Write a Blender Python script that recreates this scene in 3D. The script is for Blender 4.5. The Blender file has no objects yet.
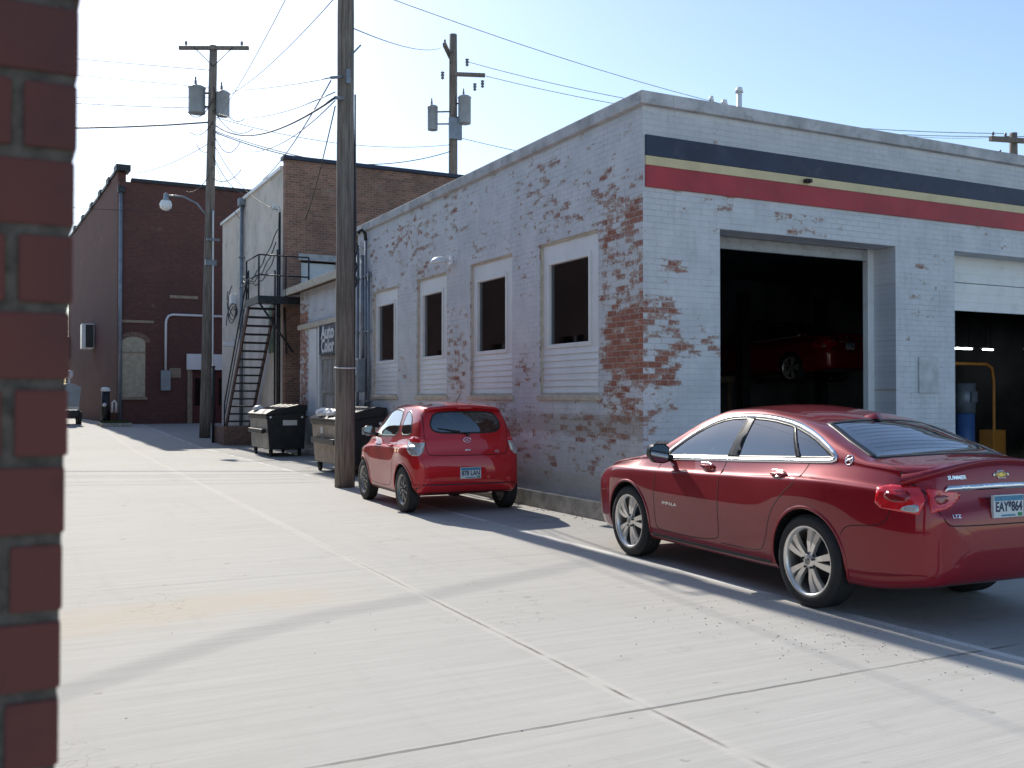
import bpy, bmesh, math, random
from mathutils import Vector, Matrix
from mathutils.bvhtree import BVHTree
from mathutils.geometry import delaunay_2d_cdt, barycentric_transform
R = math.radians
random.seed(7)
sc = bpy.context.scene
COL = sc.collection
ORG = {}          # world origin of every top-level thing whose parts are given in world coordinates

# ------------------------------------------------------------------ object helpers
def tag(o, label=None, cat=None, group=None, kind=None):
    if label: o['label'] = label
    if cat: o['category'] = cat
    if group: o['group'] = group
    if kind: o['kind'] = kind
    return o

def empty(name, loc, label, cat, group=None, local=False, rz=0):
    o = bpy.data.objects.new(name, None); COL.objects.link(o)
    o.location = loc; o.rotation_euler = (0, 0, rz)
    o.empty_display_size = .3
    ORG[o] = Vector((0, 0, 0)) if local else Vector(loc)
    return tag(o, label, cat, group)

def copy_tree(o, parent=None):
    c = o.copy(); COL.objects.link(c); c.parent = parent
    for ch in list(o.children): copy_tree(ch, c)
    return c

class MB:
    def __init__(s): s.v = []; s.f = []; s.m = []; s.sm = []
    def add(s, vs, fs, mi=0, smooth=False):
        b = len(s.v); s.v += [tuple(p) for p in vs]
        for f in fs: s.f.append([b+i for i in f]); s.m.append(mi); s.sm.append(smooth)
        return s
    def box(s, a, b, mi=0, rot=0, piv=None, bev=0):
        x0, y0, z0 = [min(a[i], b[i]) for i in range(3)]; x1, y1, z1 = [max(a[i], b[i]) for i in range(3)]
        if bev > 0:
            return s.bevbox((x0, y0, z0), (x1, y1, z1), bev, mi, rot)
        vs = [(x0,y0,z0),(x1,y0,z0),(x1,y1,z0),(x0,y1,z0),(x0,y0,z1),(x1,y0,z1),(x1,y1,z1),(x0,y1,z1)]
        if rot:
            cx, cy = piv if piv else ((x0+x1)/2, (y0+y1)/2); c, q = math.cos(rot), math.sin(rot)
            vs = [(cx+(x-cx)*c-(y-cy)*q, cy+(x-cx)*q+(y-cy)*c, z) for x, y, z in vs]
        return s.add(vs, [(0,3,2,1),(4,5,6,7),(0,1,5,4),(1,2,6,5),(2,3,7,6),(3,0,4,7)], mi)
    def bevbox(s, a, b, w, mi=0, rot=0):
        bm = bmesh.new(); bmesh.ops.create_cube(bm, size=1)
        for v in bm.verts:
            v.co = Vector([a[i]+(v.co[i]+.5)*(b[i]-a[i]) for i in range(3)])
        bmesh.ops.bevel(bm, geom=list(bm.edges), offset=w, segments=2, affect='EDGES', profile=.6)
        if rot:
            c = Vector([(a[i]+b[i])/2 for i in range(3)])
            bmesh.ops.rotate(bm, verts=bm.verts, cent=c, matrix=Matrix.Rotation(rot, 3, 'Z'))
        bm.verts.index_update()
        s.add([v.co for v in bm.verts], [[v.index for v in f.verts] for f in bm.faces], mi, False); bm.free(); return s
    def cyl(s, p, q, r, r2=None, n=12, mi=0, smooth=True, caps=True):
        p, q = Vector(p), Vector(q); r2 = r if r2 is None else r2
        d = (q-p).normalized(); u = d.orthogonal().normalized(); w = d.cross(u)
        vs = [p+(u*math.cos(2*math.pi*i/n)+w*math.sin(2*math.pi*i/n))*r for i in range(n)]
        vs += [q+(u*math.cos(2*math.pi*i/n)+w*math.sin(2*math.pi*i/n))*r2 for i in range(n)]
        b = len(s.v)
        s.add(vs, [(i, (i+1) % n, n+(i+1) % n, n+i) for i in range(n)], mi, smooth)
        if caps:
            s.f.append([b+i for i in range(n)][::-1]); s.m.append(mi); s.sm.append(False)
            s.f.append([b+n+i for i in range(n)]); s.m.append(mi); s.sm.append(False)
        return s
    def tube(s, pts, r, n=8, mi=0, rs=None):
        pts = [Vector(p) for p in pts]; vs = []; u = None
        for i, p in enumerate(pts):
            d = (pts[min(i+1, len(pts)-1)]-pts[max(i-1, 0)]).normalized()
            if u is None: u = d.orthogonal().normalized()
            u = (u-d*u.dot(d)).normalized(); w = d.cross(u); rr = rs[i] if rs else r
            vs += [p+(u*math.cos(2*math.pi*k/n)+w*math.sin(2*math.pi*k/n))*rr for k in range(n)]
        fs = [(i*n+k, i*n+(k+1) % n, (i+1)*n+(k+1) % n, (i+1)*n+k) for i in range(len(pts)-1) for k in range(n)]
        fs += [list(range(n))[::-1], [(len(pts)-1)*n+k for k in range(n)]]
        return s.add(vs, fs, mi, True)
    def lathe(s, prof, axis_o, axis_d, n=32, mi=0, smooth=True):
        o, d = Vector(axis_o), Vector(axis_d).normalized(); u = d.orthogonal().normalized(); w = d.cross(u)
        vs = [o+d*h+(u*math.cos(2*math.pi*k/n)+w*math.sin(2*math.pi*k/n))*r for r, h in prof for k in range(n)]
        fs = [(i*n+k, i*n+(k+1) % n, (i+1)*n+(k+1) % n, (i+1)*n+k) for i in range(len(prof)-1) for k in range(n)]
        return s.add(vs, fs, mi, smooth)
    def prism(s, poly, f, lo, hi, mi=0):
        """poly 2-D, f(a,b,t)->3-D, extruded from t=lo to t=hi"""
        n = len(poly); vs = [f(a, b, lo) for a, b in poly]+[f(a, b, hi) for a, b in poly]
        return s.add(vs, [list(range(n))[::-1], [n+i for i in range(n)]]+[(i, (i+1) % n, n+(i+1) % n, n+i) for i in range(n)], mi)
    def build(s, name, mats, parent=None, loc=None, fix=True):
        if not isinstance(mats, (list, tuple)): mats = [mats]
        o0 = ORG[parent] if parent is not None else Vector(loc if loc is not None else (0, 0, 0))
        me = bpy.data.meshes.new(name)
        me.from_pydata([tuple(Vector(v)-o0) for v in s.v], [], s.f)
        for m in mats: me.materials.append(m)
        for p, mi, sm in zip(me.polygons, s.m, s.sm): p.material_index = mi; p.use_smooth = sm
        if fix:
            bm = bmesh.new(); bm.from_mesh(me); bmesh.ops.recalc_face_normals(bm, faces=bm.faces); bm.to_mesh(me); bm.free()
        me.update()
        ob = bpy.data.objects.new(name, me); COL.objects.link(ob)
        ORG[ob] = o0
        if parent is not None: ob.parent = parent
        else: ob.location = o0
        return ob

# ------------------------------------------------------------------ node helpers
class NT:
    def __init__(s, name):
        s.m = bpy.data.materials.new(name); s.m.use_nodes = True; s.t = s.m.node_tree; s.n = s.t.nodes; s.l = s.t.links
        s.b = s.n['Principled BSDF']; s.tc = s.n.new('ShaderNodeTexCoord')
    def put(s, sock, v):
        if hasattr(v, 'is_output'): s.l.new(v, sock)
        else:
            if isinstance(v, (tuple, list)) and len(v) == 3 and sock.type == 'RGBA': v = (*v, 1)
            sock.default_value = v
    def math(s, op, a, b=0.0, c=None, clamp=False):
        n = s.n.new('ShaderNodeMath'); n.operation = op; n.use_clamp = clamp
        s.put(n.inputs[0], a); s.put(n.inputs[1], b)
        if c is not None: s.put(n.inputs[2], c)
        return n.outputs[0]
    def mix(s, f, a, b, mode='MIX'):
        n = s.n.new('ShaderNodeMix'); n.data_type = 'RGBA'; n.blend_type = mode
        s.put(n.inputs[0], f); s.put(n.inputs[6], a); s.put(n.inputs[7], b); return n.outputs[2]
    def vec(s, x, y, z=0.0):
        n = s.n.new('ShaderNodeCombineXYZ'); s.put(n.inputs[0], x); s.put(n.inputs[1], y); s.put(n.inputs[2], z); return n.outputs[0]
    def xyz(s, v=None):
        n = s.n.new('ShaderNodeSeparateXYZ'); s.l.new(v or s.world(), n.inputs[0]); return n.outputs
    def world(s):
        if not hasattr(s, 'g'): s.g = s.n.new('ShaderNodeNewGeometry')
        return s.g.outputs['Position']
    def obj(s): return s.tc.outputs['Object']
    def scale(s, v, k):
        n = s.n.new('ShaderNodeVectorMath'); n.operation = 'MULTIPLY'; s.l.new(v, n.inputs[0]); n.inputs[1].default_value = k; return n.outputs[0]
    def noise(s, v, sc_=5, det=4, rough=.55, dist=0):
        n = s.n.new('ShaderNodeTexNoise'); s.l.new(v, n.inputs['Vector']); n.inputs['Scale'].default_value = sc_
        n.inputs['Detail'].default_value = det; n.inputs['Roughness'].default_value = rough; n.inputs['Distortion'].default_value = dist
        return n.outputs[0]
    def step(s, x, lo, hi):
        n = s.n.new('ShaderNodeMapRange'); n.interpolation_type = 'SMOOTHSTEP'; s.put(n.inputs[0], x)
        s.put(n.inputs[1], lo); s.put(n.inputs[2], hi); return n.outputs[0]
    def ramp(s, f, a, b, lo=0., hi=1.): return s.mix(s.step(f, lo, hi), a, b)
    def brick(s, v, w=.205, h=.0755, mort=.006, off=.5, smooth=.3):
        n = s.n.new('ShaderNodeTexBrick'); s.l.new(v, n.inputs['Vector']); n.offset = off
        n.inputs['Color1'].default_value = (0, 0, 0, 1); n.inputs['Color2'].default_value = (1, 1, 1, 1); n.inputs['Mortar'].default_value = (.5, .5, .5, 1)
        n.inputs['Scale'].default_value = 1; n.inputs['Mortar Size'].default_value = mort; n.inputs['Mortar Smooth'].default_value = smooth
        n.inputs['Brick Width'].default_value = w; n.inputs['Row Height'].default_value = h; n.inputs['Bias'].default_value = 0
        return n.outputs[0], n.outputs[1]
    def bump(s, h, k=.3, d=.01, base=None):
        n = s.n.new('ShaderNodeBump'); s.put(n.inputs['Height'], h); n.inputs['Strength'].default_value = k; n.inputs['Distance'].default_value = d
        if base is not None: s.l.new(base, n.inputs['Normal'])
        s.l.new(n.outputs[0], s.b.inputs['Normal']); return n.outputs[0]
    def set(s, **k):
        for a, v in k.items(): s.put(s.b.inputs[a.replace('_', ' ')], v)
        return s.m

def sh(c, k): return tuple(min(1, x*k) for x in c)
def simple(name, c, rough=.6, metal=0., var=.18, vs=4, bump=0., bs=60, coat=0., dirt=None, dk=.5):
    t = NT(name); v = t.obj()
    n = t.noise(v, vs, 5)
    col = t.ramp(n, sh(c, 1-var), sh(c, 1+var), .3, .7)
    if dirt:
        d = t.noise(v, vs*2.3, 6, .65); col = t.mix(t.math('MULTIPLY', t.step(d, .5, .72), dk), col, dirt)
    t.set(Base_Color=col, Roughness=rough, Metallic=metal, Coat_Weight=coat, Coat_Roughness=.05)
    if bump: t.bump(t.noise(v, bs, 3), bump, .004)
    return t.m

# ------------------------------------------------------------------ materials
def brick_mat(name, ax, c1, c2, mortar=(.25, .23, .2), dark=(.05, .035, .03), soot=.5, mb=.25, light=None):
    t = NT(name); P = t.xyz()
    u = P[ax] if ax in (0, 1) else t.math('ADD', P[0], P[1])
    v = t.vec(u, P[2]); cr, fac = t.brick(v, mort=.007)
    bn = t.noise(v, 9, 4); big = t.noise(v, .55, 4, .6)
    col = t.mix(cr, c1, c2)
    col = t.mix(t.math('MULTIPLY', t.step(bn, .35, .75), .45), col, dark)
    if light: col = t.mix(t.math('MULTIPLY', t.step(t.noise(v, 1.3, 5, .7), .58, .72), .45), col, light)
    col = t.mix(t.math('MULTIPLY', fac, mb*3), col, mortar)
    col = t.mix(t.math('MULTIPLY', t.step(big, .4, .7), soot), col, dark)
    t.set(Base_Color=col, Roughness=.9)
    h = t.math('SUBTRACT', t.math('MULTIPLY', bn, .35), fac)
    t.bump(h, .6, .008)
    return t.m

def painted_brick(name, ax, base_bias, blobs, stain=None, ledge=None):
    t = NT(name); P = t.xyz(); u = P[ax]; z = P[2]
    v = t.vec(u, z); cr, fac = t.brick(v, mort=.0055)
    n1 = t.noise(v, .9, 5, .6); n2 = t.noise(t.scale(v, (1, 1.9, 1)), 4.6, 6, .7); n3 = t.noise(v, 26, 4, .6)
    m = t.math('ADD', t.math('MULTIPLY', n1, .55), t.math('MULTIPLY', n2, .85))
    m = t.math('ADD', m, t.math('MULTIPLY', cr, .22)); m = t.math('ADD', m, t.math('MULTIPLY', n3, .25))
    m = t.math('ADD', m, base_bias)
    for bu, bz, ru, rz, k in blobs:
        a = t.math('ABSOLUTE', t.math('DIVIDE', t.math('SUBTRACT', u, bu), ru)); b = t.math('ABSOLUTE', t.math('DIVIDE', t.math('SUBTRACT', z, bz), rz))
        d = t.math('MAXIMUM', a, b); d = t.math('ADD', d, t.math('MULTIPLY', t.math('SUBTRACT', n1, .5), .7))
        m = t.math('ADD', m, t.math('MULTIPLY', t.math('SUBTRACT', 1.0, t.step(d, .55, 1.1)), k))
    peel = t.step(m, 1.12, 1.15)
    prim = t.step(m, 1.075, 1.10)
    pn = t.noise(v, 2.2, 5); pn2 = t.noise(t.scale(v, (6, .8, 1)), 2.0, 4)
    paint = t.ramp(pn, (.54, .56, .58), (.64, .655, .67), .3, .7)
    paint = t.mix(t.math('MULTIPLY', t.step(pn2, .5, .75), .25), paint, (.36, .36, .36))
    wear = t.step(t.noise(v, 1.6, 4), .35, .7)
    paint = t.mix(t.math('MULTIPLY', fac, t.math('MULTIPLY_ADD', wear, .34, .04)), paint, (.25, .26, .29))
    paint = t.mix(t.math('MULTIPLY', t.step(cr, .8, 1.), .05), paint, (.68, .69, .71))
    fl = t.step(t.noise(v, 11, 5, .75), .60, .66); paint = t.mix(t.math('MULTIPLY', fl, .45), paint, (.36, .34, .34))
    bc = t.mix(cr, (.48, .18, .10), (.30, .105, .065)); bc = t.mix(t.step(n3, .4, .8), bc, (.16, .06, .045))
    bc = t.mix(t.math('MULTIPLY', fac, .8), bc, (.38, .34, .30))
    zone = t.step(m, 1.16, 1.26); bc = t.mix(t.math('MULTIPLY', t.math('SUBTRACT', 1.0, zone), .45), bc, (.42, .37, .34))
    col = t.mix(prim, paint, (.47, .42, .37)); col = t.mix(peel, col, bc)
    if stain:
        for bu, bz, ru, rz, k, cc in stain:
            a = t.math('ABSOLUTE', t.math('DIVIDE', t.math('SUBTRACT', u, bu), ru)); b = t.math('ABSOLUTE', t.math('DIVIDE', t.math('SUBTRACT', z, bz), rz))
            d = t.math('ADD', t.math('MAXIMUM', a, b), t.math('MULTIPLY', t.math('SUBTRACT', n2, .5), 1.8))
            col = t.mix(t.math('MULTIPLY', t.math('SUBTRACT', 1.0, t.step(d, .5, 1.1)), k), col, cc)
    t.set(Base_Color=col, Roughness=.75)
    h = t.math('SUBTRACT', t.math('MULTIPLY', n3, .25), t.math('MULTIPLY', fac, .8)); h = t.math('SUBTRACT', h, t.math('MULTIPLY', peel, .5))
    t.bump(h, .55, .008)
    return t.m

side_blobs = [(10.5, 3.0, .66, 1.45, .225), (10.4, 1.9, .6, .9, .14), (11.4, 4.3, 1.1, .4, .05), (14, 4.5, 3.5, .8, .05), (19, 4.4, 2.5, .9, .08), (12.0, .95, 2.2, .6, .11), (16.5, 1.0, 2.5, .5, .08), (13.2, 2.7, .35, 1.2, .05), (15.7, 2.1, .45, .7, .13)]
M = {}
M['side'] = painted_brick('painted_brick_side', 1, -.005, side_blobs,
    [(11.6, 1.22, 2.6, .18, .5, (.26, .19, .13)), (11.3, .62, 3.6, .45, .25, (.30, .26, .21)), (11.0, .35, 4, .25, .5, (.40, .36, .30))])
M['front'] = painted_brick('painted_brick_front', 0, -.068, [(7.1, 2.35, .58, .7, .21), (7.2, 1.3, .35, .9, .17), (7.9, 2.25, .5, .18, .22), (7.5, 3.25, .35, .12, .2), (7.9, 4.0, .8, .35, .10), (12.0, 3.1, .5, .9, .10), (9.6, 3.95, .6, .2, .12), (13.5, 4.0, .8, .3, .1)],
    [(9, 4.96, 9, .22, .18, (.30, .28, .27))])
M['reveal'] = painted_brick('painted_brick_reveal', 1, .10, [])
M['annexw'] = painted_brick('painted_brick_annex', 1, -.10, [(27.9, 2.6, .75, 2.2, .35), (25.8, 3.85, 3, .22, .12)])
M['brick_old'] = brick_mat('weathered_brick_wall', 0, (.42, .21, .14), (.25, .13, .09), soot=.45, dark=(.09, .065, .055), light=(.46, .38, .30), mb=.28, mortar=(.38, .33, .28))
M['brick_dark'] = brick_mat('dark_red_brick', 2, (.155, .062, .05), (.105, .046, .042), mortar=(.13, .10, .085), soot=.35, dark=(.07, .04, .034), light=(.24, .17, .13), mb=.12)
M['brick_old2'] = brick_mat('old_red_brick', 2, (.20, .08, .055), (.13, .055, .04), soot=.4)
M['stucco'] = simple('cream_stucco', (.68, .61, .535), .9, var=.10, vs=.6, bump=.4, bs=30, dirt=(.30, .28, .24), dk=.5)
M['concrete_cap'] = simple('grey_coping_stone', (.46, .46, .46), .85, var=.2, vs=3, bump=.4, bs=40, dirt=(.18, .18, .18))
M['white_panel'] = simple('white_painted_board', (.74, .75, .74), .55, var=.05, vs=1.5, dirt=(.5, .49, .46), dk=.35)
M['siding'] = simple('white_vinyl_siding', (.72, .73, .73), .45, var=.05, vs=1.5, dirt=(.55, .54, .5), dk=.3)
M['cream_trim'] = simple('aged_cream_trim', (.52, .46, .36), .7, var=.15, vs=8)
M['navy'] = simple('navy_stripe_paint', (.014, .024, .056), .5, var=.3, vs=2, bump=.3, dirt=(.05, .055, .08), dk=.6)
M['cream'] = simple('cream_stripe_paint', (.62, .52, .30), .55, var=.08, vs=3, bump=.2)
M['redp'] = simple('red_stripe_paint', (.36, .022, .032), .5, var=.15, vs=2, bump=.3, dirt=(.25, .05, .05), dk=.5)
M['black_metal'] = simple('black_painted_metal', (.018, .018, .020), .4, metal=.2, var=.3, vs=8)
M['rust'] = simple('rusty_steel', (.085, .038, .028), .75, metal=.3, var=.35, vs=9, bump=.3)
M['dark_steel'] = simple('dark_steel', (.035, .037, .042), .55, metal=.5, var=.3, vs=9)
M['grey_metal'] = simple('grey_painted_metal', (.20, .23, .27), .45, metal=.3, var=.15, vs=5)
M['tgrey'] = simple('transformer_grey', (.27, .31, .34), .45, metal=.1, var=.1, vs=3)
M['white_metal'] = simple('white_enamel', (.75, .76, .78), .35, var=.04, vs=3)
M['glass_lamp'] = simple('frosted_lamp_glass', (.8, .82, .82), .15, var=.03)
M['ceramic'] = simple('glazed_insulator', (.14, .13, .14), .25, var=.2)
M['cable'] = simple('black_cable_sheath', (.03, .03, .035), .6, var=.2)
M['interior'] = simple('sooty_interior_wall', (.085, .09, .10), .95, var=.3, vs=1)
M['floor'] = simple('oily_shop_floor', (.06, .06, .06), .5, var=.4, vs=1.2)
M['orange'] = simple('orange_enamel', (.55, .22, .04), .45, var=.1)
M['blue_can'] = simple('blue_canister_paint', (.06, .14, .35), .4, var=.1)
M['wood_bench'] = simple('workbench_wood', (.10, .07, .045), .7, var=.3, vs=6)
M['chrome'] = simple('polished_chrome', (.80, .81, .83), .12, metal=1, var=.03)
M['satin'] = simple('bright_window_trim', (.9, .9, .92), .25, metal=.9, var=.02)
M['pillar_black'] = simple('gloss_black_pillar', (.012, .012, .014), .35, var=.1)
M['mirror'] = simple('door_mirror_glass', (.35, .37, .38), .05, metal=1, var=.02)
M['rubber'] = simple('tyre_rubber', (.018, .018, .019), .75, var=.25, vs=14, bump=.2, bs=120)
M['alloy'] = simple('silver_alloy', (.80, .77, .72), .33, metal=.85, var=.06)
M['alloy_dark'] = simple('machined_grey_alloy', (.30, .30, .29), .35, metal=.8, var=.1)
M['blackplastic'] = simple('black_plastic', (.012, .012, .013), .4, var=.2)
M['trimgrey'] = simple('grey_seat_fabric', (.07, .065, .06), .9, var=.2, vs=9)
M['headliner'] = simple('car_cabin_trim', (.09, .085, .08), .9, var=.1)
M['lens_red'] = simple('red_lamp_lens', (.62, .012, .02), .08, var=.2, vs=20, coat=1)
M['lens_dark'] = simple('dark_red_lamp_lens', (.24, .006, .01), .08, var=.2, vs=20, coat=1)
M['lens_clear'] = simple('clear_lamp_lens', (.45, .45, .45), .2, metal=.2, var=.15, vs=30, coat=1)
M['plate_white'] = simple('plate_white', (.62, .68, .68), .4, var=.05)
M['plate_blue'] = simple('plate_blue', (.05, .22, .36), .4, var=.15, vs=30)
M['plate_ink'] = simple('plate_ink', (.02, .03, .09), .5, var=.1)
M['plate_green'] = simple('plate_green', (.03, .25, .10), .5, var=.1)
M['gold'] = simple('gold_emblem', (.65, .45, .12), .25, metal=.9, var=.1)
M['seam'] = simple('panel_gap_black', (.008, .004, .005), .8, var=.1)
M['paper'] = simple('weathered_label_paper', (.62, .62, .58), .7, var=.1)
M['plastic_bag'] = simple('white_plastic_bag', (.78, .77, .76), .35, var=.06, bump=.5, bs=20)
M['bin_black'] = simple('black_dumpster_plastic', (.014, .015, .017), .42, var=.35, vs=5, bump=.2, bs=30)
M['bin_brown'] = simple('brown_grey_dumpster_steel', (.36, .30, .235), .6, var=.15, vs=3, dirt=(.09, .06, .04), dk=.5)
M['bin_sheen'] = simple('sky_sheen_dumpster_side', (.20, .20, .185), .4, metal=.2, var=.35, vs=3, dirt=(.35, .34, .31), dk=.4)  # black bin side coloured grey for the sky it reflects
M['grass'] = simple('grass_blades', (.06, .10, .03), .8, var=.4, vs=10)
M['leaf'] = simple('tree_leaf', (.035, .06, .03), .7, var=.4, vs=3)
M['bark'] = simple('tree_bark', (.10, .08, .06), .9, var=.3, vs=6, bump=.5)
M['planter'] = brick_mat('low_brick_planter', 2, (.30, .17, .12), (.22, .12, .085), soot=.25)
M['kerb'] = simple('concrete_kerb', (.40, .37, .32), .9, var=.22, vs=4, bump=.5, bs=40, dirt=(.22, .19, .15), dk=.7)
M['board'] = simple('faded_plywood', (.42, .37, .28), .85, var=.15, vs=5)
M['stone'] = simple('pale_stone_lintel', (.30, .24, .18), .9, var=.15, vs=5)
M['sign_navy'] = simple('sign_navy', (.015, .025, .06), .45, var=.1)
M['sign_white'] = simple('sign_white', (.70, .71, .72), .45, var=.05)
M['pebble'] = simple('road_grit', (.30, .28, .26), .9, var=.3, vs=2)

def wood_mat(name, c1, c2, sc_=1):
    t = NT(name); o = t.obj(); s = t.scale(o, (14*sc_, 14*sc_, .7*sc_)); n = t.noise(s, 2, 6, .65); n2 = t.noise(o, 1.1, 4)
    col = t.ramp(n, c1, c2, .35, .65); col = t.mix(t.math('MULTIPLY', t.step(n2, .45, .7), .4), col, sh(c1, .7))
    cr = t.noise(t.scale(o, (30, 30, .35)), 1.5, 3); col = t.mix(t.math('MULTIPLY', t.step(cr, .62, .68), .7), col, sh(c1, .35))
    t.set(Base_Color=col, Roughness=.9); t.bump(t.math('SUBTRACT', n, t.step(cr, .62, .68)), .6, .012); return t.m
M['pole'] = wood_mat('weathered_pole_wood', (.13, .108, .09), (.26, .225, .19))
M['oldwood'] = wood_mat('peeling_grey_boards', (.16, .14, .12), (.50, .49, .47), .8)

def paint_mat(name, c, c2):
    t = NT(name); fl = t.noise(t.obj(), 900, 1)
    lw = t.n.new('ShaderNodeLayerWeight'); lw.inputs[0].default_value = .35
    col = t.mix(lw.outputs['Facing'], c2, c)
    col = t.mix(t.math('MULTIPLY', fl, .25), col, sh(c2, 1.5))
    dust = t.noise(t.obj(), 3.0, 5)
    t.set(Base_Color=col, Metallic=.25, Roughness=t.math('ADD', .40, t.math('MULTIPLY', dust, .12)), Coat_Weight=1.0, Coat_Roughness=t.math('MULTIPLY', dust, .05))
    t.b.inputs['Specular IOR Level'].default_value = .15
    return t.m
M['paint_sedan'] = paint_mat('metallic_cherry_paint', (.095, .002, .007), (.25, .003, .013))
M['paint_hatch'] = paint_mat('metallic_red_paint', (.25, .005, .008), (.50, .010, .016))

def glass_mat(name, tint, alpha, rough=.02, spec=.9):
    t = NT(name); n = t.n
    g = n.new('ShaderNodeBsdfGlossy'); g.inputs['Roughness'].default_value = rough; g.inputs['Color'].default_value = (.95, .97, 1, 1)
    tr = n.new('ShaderNodeBsdfTransparent'); tr.inputs['Color'].default_value = (*tint, 1)
    fr = n.new('ShaderNodeFresnel'); fr.inputs['IOR'].default_value = 1.52
    f = t.math('ADD', t.math('MULTIPLY', fr.outputs[0], 1.35), alpha, clamp=True)
    mx = n.new('ShaderNodeMixShader'); t.l.new(f, mx.inputs[0]); t.l.new(tr.outputs[0], mx.inputs[1]); t.l.new(g.outputs[0], mx.inputs[2])
    t.l.new(mx.outputs[0], n['Material Output'].inputs['Surface'])
    return t.m
M['glass_car'] = glass_mat('tinted_car_glass', (.40, .52, .52), .13)
M['glass_rear'] = glass_mat('rear_screen_glass', (.32, .42, .42), .10)
M['glass_win'] = glass_mat('shop_window_glass', (.35, .38, .42), .05, .03)

def emis(name, c, k):
    t = NT(name); t.set(Base_Color=c, Emission_Color=c, Emission_Strength=k); return t.m
M['tube_lit'] = emis('lit_fluorescent_tube', (.9, .97, 1.0), 6)

# concrete alley
def ground_mat():
    t = NT('brushed_concrete'); P = t.xyz(); x, y = P[0], P[1]; v = t.vec(x, y)
    streak = t.noise(t.scale(v, (.35, 9, 1)), 1.6, 6, .6); streak2 = t.noise(t.scale(v, (1.5, 60, 1)), 1.5, 3, .6)
    blot = t.noise(v, .35, 5, .6); fine = t.noise(v, 60, 4, .7); mid = t.noise(v, 3.5, 5, .65)
    col = t.ramp(streak, (.385, .372, .345), (.455, .442, .412), .2, .8)
    col = t.mix(t.math('MULTIPLY', t.step(streak2, .35, .7), .10), col, (.31, .30, .275))
    col = t.mix(t.math('MULTIPLY', t.step(blot, .42, .68), .32), col, (.36, .345, .315))
    col = t.mix(t.math('MULTIPLY', t.step(mid, .5, .74), .20), col, (.31, .295, .265))
    # beige stain across the lane
    ys = t.math('ADD', y, t.math('MULTIPLY', t.math('SUBTRACT', t.noise(v, .5, 3), .5), 1.2))
    st = t.math('SUBTRACT', 1.0, t.step(t.math('ABSOLUTE', t.math('SUBTRACT', ys, t.math('MULTIPLY_ADD', x, .12, 7.55))), .1, .75))
    st = t.math('MULTIPLY', st, t.math('SUBTRACT', 1.0, t.step(x, 1.8, 3.0)))
    col = t.mix(t.math('MULTIPLY', st, t.math('MULTIPLY', mid, .9)), col, (.46, .38, .27))
    col = t.mix(t.math('MULTIPLY', t.step(x, 5.52, 5.6), .45), col, (.24, .235, .225))  # apron darker: older stained slab, with facade shade put into its colour
    # oil spots where cars park
    oil = t.math('MULTIPLY', t.step(t.noise(v, 1.1, 5, .7), .56, .68), t.math('MULTIPLY', t.step(x, 5.4, 6.2), .55))
    col = t.mix(oil, col, (.16, .155, .15))
    wob = t.math('MULTIPLY', t.math('SUBTRACT', t.noise(v, 4, 3), .5), .022)
    def line(c, at, w):
        return t.math('SUBTRACT', 1.0, t.step(t.math('ABSOLUTE', t.math('SUBTRACT', t.math('ADD', c, wob), at)), w*.5, w))
    # long joint, gently bowed
    jx = t.math('MULTIPLY_ADD', y, .018, 2.88)
    dx = t.math('ABSOLUTE', t.math('SUBTRACT', t.math('ADD', x, wob), jx))
    band = t.math('SUBTRACT', 1.0, t.step(dx, .03, .075)); core = t.math('SUBTRACT', 1.0, t.step(dx, .006, .016))
    col = t.mix(t.math('MULTIPLY', band, t.math('MULTIPLY', mid, .5)), col, (.62, .58, .52))
    col = t.mix(t.math('MULTIPLY', core, t.math('MULTIPLY', t.math('SUBTRACT', 1.0, t.step(y, 5, 12)), t.step(t.noise(v, 2.5, 4), .35, .6))), col, (.16, .14, .12))
    tm = t.noise(t.scale(v, (2.2, .12, 1)), 1.3, 5, .65); col = t.mix(t.math('MULTIPLY', t.step(tm, .55, .75), .22), col, (.27, .26, .24))
    sp = t.step(t.noise(v, 1.9, 6, .72), .60, .70); col = t.mix(t.math('MULTIPLY', sp, .28), col, (.25, .235, .21))
    # cross joints
    fy = t.math('ABSOLUTE', t.math('SUBTRACT', t.math('FRACT', t.math('DIVIDE', t.math('ADD', t.math('ADD', y, wob), -1.89), 4.6)), .5))
    cross = t.math('SUBTRACT', 1.0, t.step(t.math('MULTIPLY', fy, 4.6), .008, .02))
    fade = t.math('MULTIPLY_ADD', t.math('SUBTRACT', 1.0, t.step(y, 4.6, 7)), .75, t.math('MULTIPLY', t.math('SUBTRACT', 1.0, t.step(y, 8, 24)), .25))
    col = t.mix(t.math('MULTIPLY', cross, t.math('MULTIPLY', fade, t.math('MULTIPLY', t.step(t.noise(v, 1.4, 3), .28, .52), .75))), col, (.10, .09, .08))
    # pale seam between lane and parking apron
    col = t.mix(t.math('MULTIPLY', line(x, 5.53, .05), t.math('MULTIPLY', t.step(t.noise(v, 1.7, 3), .38, .55), .8)), col, (.66, .65, .62))
    col = t.mix(t.math('MULTIPLY', t.step(fine, .60, .75), .38), col, (.22, .21, .2))
    g2 = t.noise(t.scale(v, (.8, 34, 1)), 2.2, 4, .7); col = t.mix(t.math('MULTIPLY', t.step(g2, .42, .62), .13), col, (.60, .585, .55))
    ck = t.math('ABSOLUTE', t.math('SUBTRACT', t.noise(v, .55, 5, .6), .5)); cm = t.math('MULTIPLY', t.math('SUBTRACT', 1.0, t.step(ck, .0006, .0022)), t.step(t.noise(v, .35, 2), .50, .6)); col = t.mix(t.math('MULTIPLY', cm, .5), col, (.17, .155, .135))
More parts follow.
